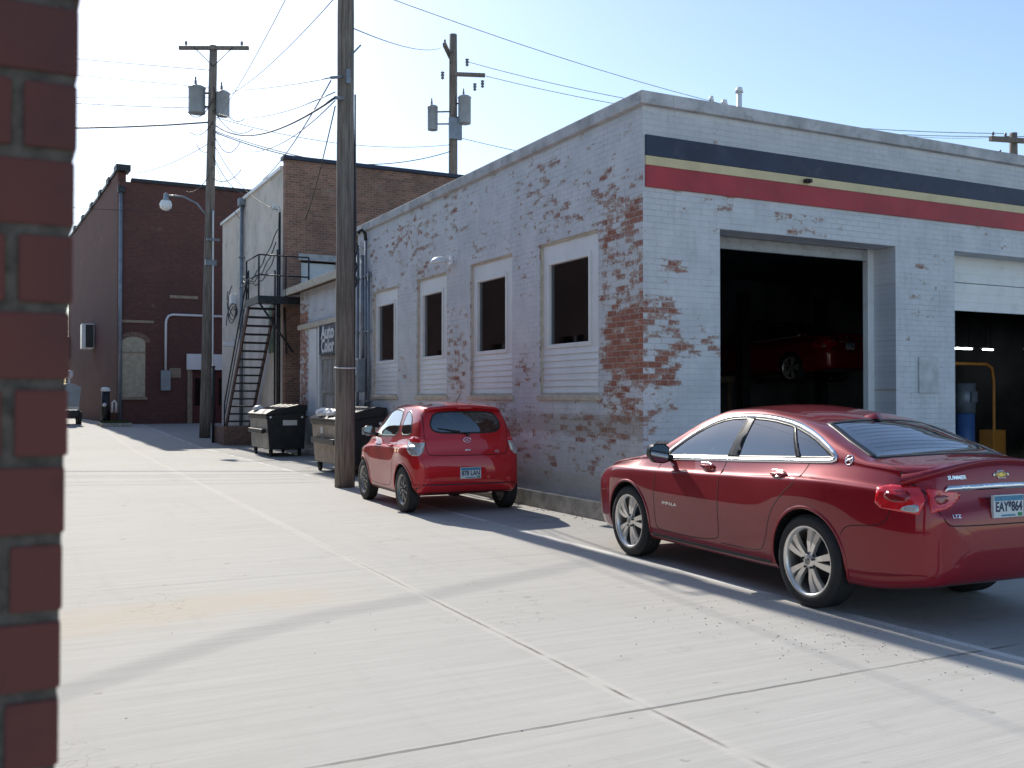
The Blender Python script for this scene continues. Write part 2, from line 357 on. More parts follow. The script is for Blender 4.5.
    dr = t.math('MULTIPLY', t.step(t.noise(v, 5.5, 3, .5), .70, .74), .45); col = t.mix(dr, col, (.17, .16, .145))
    t.set(Base_Color=col, Roughness=.88)
    h = t.math('ADD', t.math('MULTIPLY', streak2, .7), t.math('MULTIPLY', fine, .6)); h = t.math('SUBTRACT', h, t.math('MULTIPLY', t.math('ADD', core, cross), 1.2))
    t.bump(h, .45, .006)
    return t.m
M['ground'] = ground_mat()

# ------------------------------------------------------------------ setting: ground
def gz(y): return 0 if y < 32 else min(.36, .36*(y-32)/16)
g = MB(); ys = [-300, -40, 0, 12, 24, 32, 36, 40, 44, 48, 60, 120, 400, 1200]; xs = [-900, -200, -20, 0, 10, 20, 60, 300, 900]
g.add([(x, y, gz(y)) for y in ys for x in xs], [(j*len(xs)+i, j*len(xs)+i+1, (j+1)*len(xs)+i+1, (j+1)*len(xs)+i) for j in range(len(ys)-1) for i in range(len(xs)-1)])
tag(g.build('ground', M['ground']), kind='structure')

# walls with openings: axis 'x' = wall lies in plane X=c (runs along Y), 'y' = plane Y=c (runs along X)
def wall(mb, axis, c, a0, a1, z0, z1, th, ops=(), mi=0, mrev=1, mend=None):
    A = sorted({a0, a1, *[o[0] for o in ops], *[o[1] for o in ops]}); Z = sorted({z0, z1, *[o[2] for o in ops], *[o[3] for o in ops]})
    P = (lambda a, z, d: (c+d, a, z)) if axis == 'x' else (lambda a, z, d: (a, c+d, z))
    def solid(i, j):
        if i < 0 or j < 0 or i >= len(A)-1 or j >= len(Z)-1: return False
        am, zm = (A[i]+A[i+1])/2, (Z[j]+Z[j+1])/2
        return not any(o[0] < am < o[1] and o[2] < zm < o[3] for o in ops)
    for i in range(len(A)-1):
        for j in range(len(Z)-1):
            if not solid(i, j): continue
            p, q, r, s_ = A[i], A[i+1], Z[j], Z[j+1]
            mb.add([P(p, r, 0), P(q, r, 0), P(q, s_, 0), P(p, s_, 0)], [(0, 1, 2, 3)], mi)
            mb.add([P(p, r, th), P(q, r, th), P(q, s_, th), P(p, s_, th)], [(3, 2, 1, 0)], mi)
            for (di, dj, e) in ((-1, 0, (p, r, p, s_)), (1, 0, (q, r, q, s_)), (0, -1, (p, r, q, r)), (0, 1, (p, s_, q, s_))):
                if not solid(i+di, j+dj):
                    mm = mend if (mend is not None and i+di < 0) else mrev
                    mb.add([P(e[0], e[1], 0), P(e[2], e[3], 0), P(e[2], e[3], th), P(e[0], e[1], th)], [(0, 1, 2, 3)], mm)

def text_mesh(name, body, size, mat, parent, fn, extr=.002, bold=0., width=None):
    """flat lettering; fn maps text-plane (a,b,h) to coordinates in the parent's space"""
    cu = bpy.data.curves.new(name, 'FONT'); cu.body = body; cu.size = size; cu.extrude = extr; cu.align_x = 'CENTER'; cu.align_y = 'CENTER'; cu.resolution_u = 3; cu.offset = bold
    o = bpy.data.objects.new(name, cu); COL.objects.link(o)
    bpy.context.view_layer.update()
    me = bpy.data.meshes.new_from_object(o.evaluated_get(bpy.context.evaluated_depsgraph_get()))
    bpy.data.objects.remove(o); bpy.data.curves.remove(cu)
    k = 1
    if width:
        w = max(v.co.x for v in me.vertices)-min(v.co.x for v in me.vertices); k = width/w
    off = ORG[parent]
    for v in me.vertices: v.co = Vector(fn(v.co.x*k, v.co.y, v.co.z))-off
    me.materials.clear(); me.materials.append(mat); me.update()
    ob = bpy.data.objects.new(name, me); COL.objects.link(ob); ob.parent = parent; ORG[ob] = off
    return ob

# ================================================================== GARAGE
H = 5.22
gar = empty('repair_garage', (7, 10.06, 0), 'white painted brick repair garage with peeling paint and navy, cream and red stripes', 'garage')
wins = [(18.62, 20.11), (16.14, 17.58), (13.59, 15.15), (11.09, 12.71)]
w = MB(); wall(w, 'x', 7, 10.46, 21.1, 0, H, .35, [(a, b, 1.63, 3.84) for a, b in wins]); w.build('side_wall', [M['side'], M['reveal']], gar)
w = MB(); wall(w, 'y', 10.06, 7.0, 40, 0, H, .40, [(8.2, 11.39, 0, 3.77), (12.63, 15.9, 0, 3.79), (17.1, 20.3, 0, 3.79)], mend=2)
w.build('front_wall', [M['front'], M['front'], M['side']], gar)
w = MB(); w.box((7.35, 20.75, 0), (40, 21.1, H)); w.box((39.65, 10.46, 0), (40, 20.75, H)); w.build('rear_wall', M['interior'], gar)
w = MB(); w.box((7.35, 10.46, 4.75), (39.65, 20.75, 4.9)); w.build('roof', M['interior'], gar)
w = MB(); w.box((6.93, 9.99, H), (7.42, 21.17, H+.16), bev=.012); w.box((7.42, 9.99, H), (40.07, 10.52, H+.16), bev=.012)
for k in range(18): w.box((6.926, 10.6+k*.6, H+.02), (6.934, 10.604+k*.6, H+.15))
w.build('coping', M['concrete_cap'], gar)
w = MB(); w.box((6.86, 10.2, 0), (6.998, 21.0, .235), bev=.01); w.build('wall_ledge', M['kerb'], gar)
w = MB(); w.box((6.80, 10.0, .0), (7.0, 10.2, .232), bev=.01)
w.build('corner_plinth', M['kerb'], gar)
for nm, z0, z1, m in (('navy_stripe', 4.595, 4.85, 'navy'), ('cream_stripe', 4.475, 4.591, 'cream'), ('red_stripe', 4.205, 4.471, 'redp')):
    w = MB(); w.box((7.03, 10.03, z0), (40, 10.058, z1), bev=.004); w.build(nm, M[m], gar)
# side windows: vinyl board surround, glass, lap siding below
for a, b in wins:
    zb, zt = 1.63, 3.84
    ga, gb, g0, g1 = a+.13, b-.38 if False else b-.33, 2.36, 3.52
    ga, gb = a+.29, b-.18
    f = MB()
    f.box((7.05, a+.03, g1+.06), (7.075, b-.03, zt-.03))          # header board
    f.box((7.05, a+.03, 2.30), (7.075, ga-.03, g1+.06)); f.box((7.05, gb+.03, 2.30), (7.075, b-.03, g1+.06))
    n = 7; zs = zb+.03; dz = (2.30-zs)/n
    for i in range(n):                                           # lap siding
        z = zs+i*dz
        f.add([(7.04, a+.03, z), (7.04, b-.03, z), (7.055, b-.03, z+dz), (7.055, a+.03, z+dz), (7.075, a+.03, z), (7.075, b-.03, z)], [(0, 1, 2, 3), (0, 4, 5, 1)])
    pan = f.build('siding_panel', M['siding'], gar, fix=False)
    t = MB(); 
    for y0, y1, z0, z1 in ((a, a+.03, zb, zt), (b-.03, b, zb, zt), (a+.03, b-.03, zt-.03, zt), (a+.03, b-.03, zb, zb+.03)): t.box((7.02, y0, z0), (7.09, y1, z1))
    t.build('trim', M['cream_trim'], pan)
    wd = MB()
    for y0, y1, z0, z1 in ((ga-.03, ga+.025, g0-.06, g1+.06), (gb-.025, gb+.03, g0-.06, g1+.06), (ga+.025, gb-.025, g1, g1+.06), (ga+.025, gb-.025, g0-.06, g0)): wd.box((7.035, y0, z0), (7.12, y1, z1), bev=.006)
    wo = wd.build('window', M['white_panel'], gar)
    p = MB(); p.box((7.085, ga+.025, g0), (7.091, gb-.025, g1)); p.build('pane', M['glass_win'], wo)
    # blind / backing inside the opening
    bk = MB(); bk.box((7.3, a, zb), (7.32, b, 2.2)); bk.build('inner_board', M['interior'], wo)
    sl = MB(); sl.box((6.965, a-.04, zb-.075), (7.06, b+.04, zb-.004), bev=.008); sl.build('sill', M['cream_trim'], wo)
# overhead doors
M['door_grey'] = simple('worn_door_panel', (.36, .37, .38), .5, var=.1, vs=4, dirt=(.12, .11, .10), dk=.5)
d = MB(); d.box((8.2, 10.47, 3.60), (11.39, 10.53, 3.76), bev=.008)
for z in (3.62, 3.69): d.box((8.2, 10.462, z), (11.39, 10.47, z+.012))
dd = d.build('overhead_door', M['door_grey'], gar)
d = MB(); d.box((11.27, 10.46, 0), (11.45, 10.56, 3.78), bev=.006); d.box((8.14, 10.46, 0), (8.20, 10.56, 3.78), bev=.006); d.box((8.2, 10.535, 3.70), (11.27, 10.6, 3.86), bev=.006); d.build('door_frame', M['white_panel'], dd)
d = MB()
for k in range(2):
    z0 = 2.94+k*.44; d.box((12.63, 10.40, z0), (15.9, 10.45, z0+.43), bev=.006)
    for zz in (.14, .28): d.box((12.66, 10.393, z0+zz), (15.87, 10.40, z0+zz+.012))
dd = d.build('overhead_door', M['white_panel'], gar); tag(dd, 'white overhead door lowered a quarter of the way')
d = MB(); d.box((12.63, 10.30, 0), (12.67, 10.46, 3.79)); d.build('door_frame', M['cream_trim'], dd)
d = MB()
for k in range(8):
    z0 = 0.02+k*.47; d.box((17.1, 10.30, z0), (20.3, 10.35, z0+.462), bev=.006)
d.build('overhead_door', M['white_panel'], gar)
d = MB(); d.box((11.84, 10.035, 1.66), (12.24, 10.058, 2.18), bev=.004); d.build('access_panel', simple('dull_white_patch', (.50, .52, .52), .7), gar)
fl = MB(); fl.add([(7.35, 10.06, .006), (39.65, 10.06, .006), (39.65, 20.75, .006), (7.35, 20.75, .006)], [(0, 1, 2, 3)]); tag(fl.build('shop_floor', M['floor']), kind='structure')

# garage fittings
o = empty('wall_lamp', (7.0, 15.91, 3.98), 'white saucer wall lamp above the painted wall windows', 'lamp')
b = MB(); b.box((6.955, 15.86, 3.93), (7.0, 15.96, 4.08), bev=.01); b.build('bracket', M['white_metal'], o)
b = MB(); b.lathe([(.001, .08), (.06, .075), (.13, .04), (.16, -.02), (.15, -.03), (.08, -.02), (.001, -.03)], (6.75, 15.91, 3.98), (-.15, 0, 1), 24); b.build('lamp_shade', M['white_metal'], o)
b = MB(); b.cyl((6.96, 15.91, 4.0), (6.80, 15.91, 4.03), .018); b.build('arm', M['white_metal'], o)
o = empty('security_camera', (9.65, 10.03, 4.5), 'small dark security camera mounted on the cream stripe', 'camera')
b = MB(); b.box((9.60, 9.95, 4.50), (9.70, 10.028, 4.55), bev=.01); b.build('housing', M['dark_steel'], o)
b = MB(); b.cyl((9.65, 9.95, 4.52), (9.65, 9.93, 4.515), .02); b.build('lens', M['blackplastic'], o)
# conduits and meter at the far end of the garage wall
cd = empty('electrical_conduits', (7, 20.6, 0), 'grey vertical conduits clamped to the far end of the garage wall', 'conduit')
for y, r, z0, z1 in ((20.95, .035, .3, 4.9), (20.62, .045, 2.3, 4.7), (20.4, .03, .3, 5.0), (20.22, .03, 1.2, 4.3)):
    b = MB(); b.cyl((6.94, y, z0), (6.94, y, z1), r, n=10)
    for z in (1.5, 3.0, 4.2):
        if z0 < z < z1: b.box((6.9, y-r-.03, z), (6.99, y+r+.03, z+.03))
    b.build('conduit', M['grey_metal'], cd)
b = MB(); b.tube([(6.94, 20.4, 5.0), (6.92, 20.4, 5.15), (6.84, 20.4, 5.22), (6.76, 20.4, 5.14)], .04); b.build('weatherhead', M['dark_steel'], cd)
b = MB(); b.cyl((6.92, 20.95, 4.9), (6.86, 20.95, 5.0), .06); b.build('weatherhead', M['dark_steel'], cd)
b = MB(); pts = [(6.8, 20.7+.12*math.sin(k*1.9), 4.95-.09*k+.1*math.cos(k*2.3)) for k in range(12)]; b.tube(pts, .022, 6); b.build('cable_coil', M['cable'], cd)
mb_ = empty('meter_box', (6.92, 20.45, 1.7), 'grey electric meter box below the conduits behind the pole', 'meter')
b = MB(); b.box((6.72, 20.28, 1.70), (6.9, 20.62, 2.42), bev=.015); b.build('case', M['grey_metal'], mb_)
b = MB(); b.lathe([(.001, .1), (.08, .09), (.1, 0)], (6.72, 20.45, 2.15), (-1, 0, 0), 20); b.build('dial_glass', M['glass_lamp'], mb_)
# roof vents seen above the coping
for i, (x, y, h_, r) in enumerate(((12.75, 15.9, 7.62, .035), (13.0, 15.8, 7.55, .05), (13.22, 15.6, 7.78, .055))):
    b = MB(); b.cyl((x, y, 4.9), (x, y, h_), r, n=12); b.cyl((x, y, h_), (x, y, h_+.1), r*1.5, r*1.1, n=12); b.cyl((x, y, 5.6), (x, y, 5.66), r*1.2, n=12)
    tag(b.build('roof_vent', M['white_metal'], loc=(x, y, 4.9)), ['leftmost pale vent stack on the garage roof', 'thin middle vent stack on the garage roof', 'tallest and thickest vent stack on the garage roof'][i], 'vent', 'vent stacks on the garage roof')

# interior fittings
wb = empty('workbench', (13.5, 18.2, 0), 'long wooden workbench inside the open garage bay', 'workbench')
b = MB(); b.box((9.5, 18.0, .92), (15.6, 18.8, .99)); b.build('bench_top', M['wood_bench'], wb)
for x in (9.6, 12.2, 14.8, 15.4):
    b = MB(); b.box((x, 18.05, 0), (x+.08, 18.75, .92)); b.build('leg', M['dark_steel'], wb)
b = MB(); b.box((9.5, 18.6, 1.95), (15.6, 18.8, 2.1)); b.box((9.5, 18.74, .99), (9.6, 18.8, 1.95)); b.box((15.5, 18.74, .99), (15.6, 18.8, 1.95)); b.build('shelf', M['wood_bench'], wb)
lf = empty('vehicle_lift', (17.7, 19.2, 0), 'dark two post lift holding a red car inside the garage', 'lift')
for x in (16.4, 19.0):
    b = MB(); b.box((x-.12, 19.1, .008), (x+.12, 19.35, 4.2), bev=.01); b.build('post', M['dark_steel'], lf)
for sx in (-1, 1):
    for y in (18.2, 20.2):
        b = MB(); b.tube([(17.7+sx*1.2, 19.2, 2.08), (17.7+sx*.6, y, 2.13)], .06, 6); b.build('arm', M['dark_steel'], lf)
lit = [((9.9, 14.0, 4.55), (11.6, 14.0), 'x', 'left long unlit tube light'),]
b0 = None
for i, (x, y, z, L) in enumerate(((22.4, 18.0, 2.88+.0, .9), (25.0, 19.0, 2.95, .5), (26.9, 19.0, 2.97, 2.0))):
    o = empty('strip_light', (x, y, z), ['short lit strip light deep in the right garage bay, left one', 'smallest lit strip light deep in the right garage bay, middle one', 'longest lit strip light deep in the right garage bay'][i], 'light', 'lit strip lights in the right bay')
    b = MB(); b.box((x, y-.08, z+.05), (x+L, y+.08, z+.10)); b.build('housing', M['white_metal'], o)
    b = MB(); b.cyl((x+.03, y, z+.02), (x+L-.03, y, z+.02), .022, n=10); b.build('tube', M['tube_lit'], o)
    for hx in (x+.15, x+L-.15):
        b = MB(); b.cyl((hx, y, z+.1), (hx, y, 4.75), .008, n=6); b.build('hanger', M['dark_steel'], o)
o = empty('ceiling_light', (9.9, 12.0, 4.3), 'unlit white strip fixtures below the ceiling of the left bay', 'light')
for k in range(3):
    b = MB(); b.box((9.6+k*.5, 12.0, 4.18), (9.72+k*.5, 14.4, 4.24)); b.build('reflector', M['white_metal'], o)
o = empty('equipment_frame', (15.6, 12, 0), 'orange tubular equipment frame standing just inside the right bay', 'frame')
b = MB(); b.tube([(15.0, 12, .01), (15.0, 12, 2.1), (15.06, 12, 2.2), (15.9, 12, 2.2), (16.05, 12, 2.13), (16.1, 12, 1.9), (16.1, 12, .9), (15.9, 12, .01)], .03, 8); b.build('hoop', M['orange'], o)
b = MB(); b.box((15.95, 11.9, .01), (16.3, 12.2, 1.0), bev=.02); b.build('cabinet', M['orange'], o)
o = empty('fluid_drum', (15.7, 12.3, 0), 'pale and blue upright canister beside the orange frame', 'canister')
b = MB(); b.cyl((15.7, 12.3, .01), (15.7, 12.3, 1.3), .17, n=20); b.build('lower_tank', M['blue_can'], o)
b = MB(); b.cyl((15.7, 12.3, 1.31), (15.7, 12.3, 1.85), .19, n=20); b.box((15.62, 12.09, 1.5), (15.78, 12.12, 1.7)); b.build('upper_tank', M['grey_metal'], o)

# ================================================================== ANNEX
an = empty('shed_annex', (7.6, 21.1, 0), 'low peeling white shed annex with a sloping eave and boarded door', 'shed')
w = MB(); wall(w, 'x', 7.6, 21.12, 28.18, 0, 4.62, .3, [(23.2, 26.1, 0, 3.45)]); w.build('wall', [M['annexw'], M['annexw']], an)
w = MB(); w.box((7.9, 27.88, 0), (13, 28.18, 4.62)); w.build('end_wall', M['planter'], an)
w = MB(); w.prism([(7.3, 4.55), (7.3, 4.70), (13, 5.9), (13, 5.75)], lambda a, z, t: (a, t, z), 21.12, 28.7); w.build('roof', M['rust'], an)
w = MB(); w.box((7.24, 21.12, 4.55), (7.30, 28.72, 4.74), bev=.006); w.box((7.5, 21.12, 3.52), (7.6, 28.1, 3.66), bev=.01); w.build('fascia', M['cream_trim'], an)
w = MB()
for k in range(12): w.box((7.64+.004*(k % 2), 23.2+k*.242, .02), (7.69, 23.2+k*.242+.236, 3.45))
for z in (.5, 1.7, 2.6): w.box((7.61, 23.2, z), (7.64, 26.1, z+.12))
w.build('door', M['oldwood'], an)
w = MB(); w.box((7.56, 26.1, 0), (7.598, 26.25, 3.5)); w.box((7.56, 26.4, .0), (7.598, 27.1, 3.48), bev=.004); w.build('door_post', M['white_panel'], an)
sg = empty('shop_sign', (7.55, 25, 2.7), 'navy sign with white lettering reading Auto Color on the shed', 'sign')
b = MB(); b.box((7.54, 24.5, 2.72), (7.585, 26.0, 3.56), bev=.006); b.build('board', M['sign_navy'], sg)
b = MB()
for y0, y1, z0, z1 in ((24.5, 24.57, 2.72, 3.56), (25.93, 26.0, 2.72, 3.56), (24.57, 25.93, 3.50, 3.56), (24.57, 25.93, 2.72, 2.77)): b.box((7.528, y0, z0), (7.545, y1, z1))
b.build('border', M['sign_navy'], sg)
for txt, z in (('Auto', 3.31), ('Color', 2.95)):
    text_mesh('lettering', txt, .50, M['sign_white'], sg, lambda a, b_, h, z=z: (7.536-h, 25.25-a, z+b_-.01), .004, .014, width=1.16)

# ================================================================== STUCCO / BRICK BUILDING
bs = empty('stucco_building', (7.5, 29.5, 0), 'tall building with cream stucco side and old patched brick front', 'building')
w = MB(); w.box((7.5, 29.8, 0), (7.8, 35.3, 8.55)); w.box((7.502, 35.3, 0), (7.8, 39.2, 8.28)); w.build('stucco_wall', M['stucco'], bs)
w = MB(); wall(w, 'y', 29.5, 7.5, 26, 0, 8.78, .3, [(7.98, 9.1, 4.62, 5.75)]); w.build('brick_wall', [M['brick_old']]*2, bs)
w = MB(); w.box((25.7, 29.8, 0), (26, 39.2, 8.6)); w.box((7.8, 38.9, 0), (25.7, 39.2, 8.2)); w.build('back_wall', M['brick_old'], bs)
w = MB(); w.box((7.8, 29.8, 8.1), (25.7, 38.9, 8.2)); w.build('roof', M['concrete_cap'], bs)
w = MB(); w.box((7.42, 29.42, 8.78), (26.05, 29.85, 8.90), bev=.01); w.build('coping', M['navy'], bs)
w = MB(); w.box((7.42, 29.86, 8.55), (7.86, 35.3, 8.66), bev=.01); w.box((7.42, 35.31, 8.28), (7.86, 39.25, 8.38), bev=.01); w.build('side_coping', M['white_metal'], bs)
w = MB(); w.box((7.98, 29.62, 3.6), (9.1, 29.7, 5.7)); w.build('door', M['white_panel'], bs)
w = MB(); w.box((7.9, 29.46, 5.76), (9.2, 29.498, 5.95)); w.build('lintel', M['concrete_cap'], bs)
w = MB(); w.box((12.2, 29.46, 5.2), (12.9, 29.498, 6.2)); w.build('boarded_window', M['grey_metal'], bs)
w = MB(); w.box((7.47, 30.9, 3.0), (7.498, 31.5, 4.5)); w.build('mossy_stain_board', simple('green_stained_patch', (.16, .20, .13), .9, var=.3), bs)
o = empty('downpipe', (7.4, 35.2, 0), 'grey downpipe running down the middle of the stucco wall', 'pipe')
b = MB(); b.cyl((7.4, 35.22, .2), (7.4, 35.22, 8.5), .07, n=10); b.build('pipe', M['grey_metal'], o)
for z in (1.5, 4, 6.5):
    b = MB(); b.box((7.3, 35.12, z), (7.5, 35.32, z+.05)); b.build('bracket', M['grey_metal'], o)
b = MB(); b.box((7.28, 35.05, 8.35), (7.5, 35.4, 8.6)); b.build('hopper', M['grey_metal'], o)
o = empty('service_mast', (7.36, 29.9, 0), 'dark electrical conduits and looping cables at the stucco corner', 'conduit')
for y, z1, r in ((29.75, 7.25, .04), (29.98, 6.1, .035), (30.3, 5.5, .03)):
    b = MB(); b.cyl((7.38, y, .1), (7.38, y, z1), r, n=8); b.build('conduit', M['dark_steel'], o)
b = MB(); b.tube([(7.38, 29.75, 7.2), (7.35, 29.75, 7.36), (7.22, 29.75, 7.40), (7.16, 29.75, 7.28)], .045); b.build('weatherhead', M['white_metal'], o)
for k in range(3):
    b = MB(); a = Vector((7.36, 29.9+.2*k, 6.7-.4*k)); c = Vector((7.30, 35.1-.3*k, 5.4+.2*k)); pts = [a.lerp(c, i/14)+Vector((0, 0, -(.35+.1*k)*math.sin(math.pi*i/14)+.05*math.sin(i*2+k))) for i in range(15)]
    b.tube(pts, .016, 6); b.build('cable_loop', M['cable'], o)
o = empty('cable_cluster', (7.4, 36.8, 5), 'tangle of cable loops and fittings on the far stucco wall', 'cable')
for k in range(3):
    b = MB(); pts = [(7.34, 36.6+1.4*math.sin(i*.45+k)*(.5+.1*k), 5.2+.45*math.cos(i*.5+k*.7)-.07*i) for i in range(14)]; b.tube(pts, .018, 6); b.build('loop', M['cable'], o)
b = MB(); b.box((7.3, 36.5, 5.0), (7.5, 36.9, 5.35), bev=.02); b.build('junction_box', M['white_metal'], o)
o = empty('security_light', (7.3, 37.3, 3.5), 'small white security light on the stucco wall beside the stair foot', 'light')
b = MB(); b.box((7.12, 36.75, 3.45), (7.5, 37.1, 3.62), bev=.03); b.build('housing', M['white_metal'], o)

# fire escape
fe = empty('fire_escape', (6.95, 31.5, 0), 'rusty steel fire escape stair climbing to a railed landing', 'stair')
def sp(t): return (33.7+(30.1-33.7)*t, .42+(4.42-.42)*t)       # y, z along the flight
for x in (6.55, 7.34):
    b = MB(); (ya, za), (yb, zb_) = sp(0), sp(1)
    b.prism([(ya, za-.19), (ya, za+.14), (yb, zb_+.14), (yb, zb_-.19)], lambda a, z, t: (t, a, z), x-.02, x+.02); b.build('stringer', M['rust'], fe)
for k in range(16):
    y, z = sp((k+.5)/16); b = MB(); b.box((6.57, y-.13, z-.03), (7.32, y+.13, z+.025)); b.build('tread', M['dark_steel'], fe)
b = MB(); b.box((6.5, 28.5, 4.42), (7.45, 30.12, 4.50)); b.box((7.45, 28.5, 4.421), (7.95, 29.44, 4.50)); b.box((6.5, 28.44, 4.30), (7.95, 28.5, 4.52)); b.box((6.44, 28.44, 4.30), (6.5, 30.12, 4.52)); b.build('landing', M['dark_steel'], fe)
def rail(name, pts, r=.022):
    b = MB()
    for a, c in zip(pts[:-1], pts[1:]): b.cyl(a, c, r, n=8)
    return b.build(name, M['dark_steel'], fe)
for h in (.62, 1.2):
    rail('railing', [(6.47, 30.1, 4.5+h), (6.47, 28.47, 4.5+h), (7.93, 28.47, 4.5+h)])
for p in ((6.47, 30.1), (6.47, 28.47), (7.25, 28.47), (7.93, 28.47)):
    rail('post', [(p[0], p[1], 4.5), (p[0], p[1], 5.7)], .026)
for x in (6.53,):
    (ya, za), (yb, zb_) = sp(0), sp(1)
    rail('handrail', [(x, ya, za), (x, ya, za+.95), (x, yb, zb_+1.0), (x, yb, zb_+.1)], .024)
    rail('handrail', [(x, ya, za+.5), (x, yb, zb_+.55)], .016)
for p in ((6.5, 28.5), (7.42, 29.3)):
    rail('support_post', [(p[0], p[1], 4.3), (7.48, p[1], 2.9)], .03)
pl = MB(); pl.box((6.35, 32.9, 0), (7.48, 34.6, .62), bev=.02); pl.build('brick_planter', M['planter'], loc=(6.9, 33.6, 0))
tag(bpy.data.objects['brick_planter'], 'low brick block at the foot of the fire escape', 'plinth')
o = empty('steel_bollard', (6.3, 34.2, 0), 'thin dark post standing left of the fire escape foot', 'post'); b = MB(); b.cyl((6.28, 34.3, 0), (6.28, 34.3, 2.6), .05, n=10); b.build('shaft', M['dark_steel'], o)
b = MB(); b.lathe([(.06, 0), (.06, .04), (.03, .07), (.001, .075)], (6.28, 34.3, 2.6), (0, 0, 1), 12); b.build('cap', M['dark_steel'], o)

# ================================================================== FAR BRICK WAREHOUSE
wh = empty('brick_warehouse', (4.57, 48, .3), 'tall dark red brick warehouse with stepped side parapet closing the alley', 'building')
w = MB(); wall(w, 'y', 48, 4.57, 27, 0, 11.45, .35, [(4.72, 5.73, 1.6, 4.1), (7.75, 9.9, .3, 3.0)]); w.build('front_wall', [M['brick_dark']]*2, wh)
ang = R(2.6); ex, ey = 4.57-math.sin(ang)*21.3, 48+math.cos(ang)*21.3
def sw(t): return (4.57-math.sin(ang)*t, 48+math.cos(ang)*t)
w = MB(); cuts = [0, 2.6, 5.6, 9, 13, 17, 21.3]; hts = [11.95, 11.85, 11.8, 11.75, 11.72, 11.7]
for i, h in enumerate(hts):
    (xa, ya), (xb, yb) = sw(cuts[i]+(.36 if i == 0 else 0)), sw(cuts[i+1])
    w.prism([(xa, ya), (xb, yb), (xb+.35, yb), (xa+.35, ya)], lambda a, b_, t: (a, b_, t), 0, h)
w.build('side_wall', M['brick_dark'], wh)
w = MB()
for i, h in enumerate(hts):
    (xa, ya), (xb, yb) = sw(cuts[i]), sw(cuts[i]+.9); w.prism([(xa-.12, ya), (xb-.12, yb), (xb+.5, yb), (xa+.5, ya)], lambda a, b_, t: (a, b_, t), h-.001+(.002 if i else 0), h+.28)
    (xa, ya) = sw(cuts[i]+.9); (xb, yb) = sw(cuts[i+1]); w.prism([(xa-.08, ya), (xb-.08, yb), (xb+.45, yb), (xa+.45, ya)], lambda a, b_, t: (a, b_, t), h+.002, h+.14)
w.box((5.1, 47.9, 11.452), (27, 48.4, 11.62)); w.build('coping', M['dark_steel'], wh)
w = MB(); w.box((5.2, 48.4, 10.9), (26.7, 69, 11.0)); w.build('roof', M['dark_steel'], wh)
w = MB(); w.box((26.7, 48.36, 0), (27, 69, 11.3)); w.box((4.4, 69, 0), (26.7, 69.3, 11.3)); w.build('back_wall', M['brick_dark'], wh)
w = MB(); n = 12
arch = [(4.72, 1.6), (5.73, 1.6), (5.73, 4.1)]+[(5.225+.505*math.cos(math.pi*k/n), 4.1+.26*math.sin(math.pi*k/n)) for k in range(1, n)]+[(4.72, 4.1)]
w.prism(arch, lambda a, z, t: (a, t, z), 47.97, 48.16); ww = w.build('boarded_window', M['board'], wh)
w = MB(); w.box((4.70, 47.94, 3.62), (5.75, 47.965, 3.67)); w.box((4.62, 47.9, 1.48), (5.83, 48.0, 1.597)); w.build('sill', M['stone'], ww)
w = MB()
for k in range(n):
    a0, a1 = math.pi*k/n, math.pi*(k+1)/n-.03; c = lambda a, r, q: (5.225+(.51+r)*math.cos(a), 4.1+(.265+r)*math.sin(a))
    w.prism([c(a0, 0, 0), c(a1, 0, 0), c(a1, .22, 0), c(a0, .22, 0)], lambda a, z, t: (a, t, z), 47.95, 47.998)
w.build('brick_arch', M['planter'], ww)
for a_, c_ in (((6.8, 47.95, 6.2), (8.05, 47.998, 6.34)), ((4.7, 47.95, 5.0), (6.1, 47.998, 5.12)), ((6.8, 47.96, 2.5), (7.3, 47.998, 2.95))):
    w = MB(); w.box(a_, c_); w.build('stone_band', M['stone'], wh)
w = MB(); w.box((7.55, 47.86, 2.88), (10.2, 47.998, 3.62), bev=.01); w.build('sign_board', M['white_metal'], wh)
dr = MB(); dr.box((7.75, 48.1, .3), (8.75, 48.16, 3.0)); dr.box((8.9, 48.1, .3), (9.9, 48.16, 3.0)); dr = dr.build('entrance_door', simple('dark_red_door', (.09, .02, .02), .6), wh)
w = MB()
for x in (7.75, 8.72, 9.85): w.box((x, 48.02, .3), (x+.08, 48.1, 3.0))
w.box((7.6, 47.93, .3), (7.74, 48.0, 2.88)); w.build('door_frame', M['stone'], dr)
w = MB(); w.box((7.95, 48.07, 1.2), (8.6, 48.095, 2.5)); w.box((9.05, 48.07, 1.2), (9.7, 48.095, 2.5)); w.build('door_pane', M['glass_win'], dr)
w = MB(); w.box((6.4, 47.82, 1.9), (6.83, 47.998, 2.83), bev=.02); eb = w.build('electric_box', M['tgrey'], loc=(6.6, 47.95, 1.9)); tag(eb, 'pale grey electric box below the white conduit on the warehouse', 'electric box')
o = MB(); o.tube([(6.62, 47.93, 2.84), (6.62, 47.93, 5.0), (6.64, 47.93, 5.2), (6.74, 47.93, 5.37), (6.92, 47.93, 5.43), (9.3, 47.93, 5.43)], .055, 8); o = o.build('white_conduit', M['white_metal'], loc=(6.62, 47.93, 2.84)); tag(o, 'white conduit bending over the warehouse brickwork', 'conduit')
o = empty('rain_pipe', (4.72, 47.88, .3), 'dark rain pipe down the corner of the brick warehouse', 'pipe')
b = MB(); b.cyl((4.64, 47.88, .3), (4.64, 47.88, 10.9), .08, n=10); b.build('pipe', M['grey_metal'], o); b = MB(); b.box((4.5, 47.76, 10.9), (4.8, 47.99, 11.2)); b.build('hopper', M['dark_steel'], o)
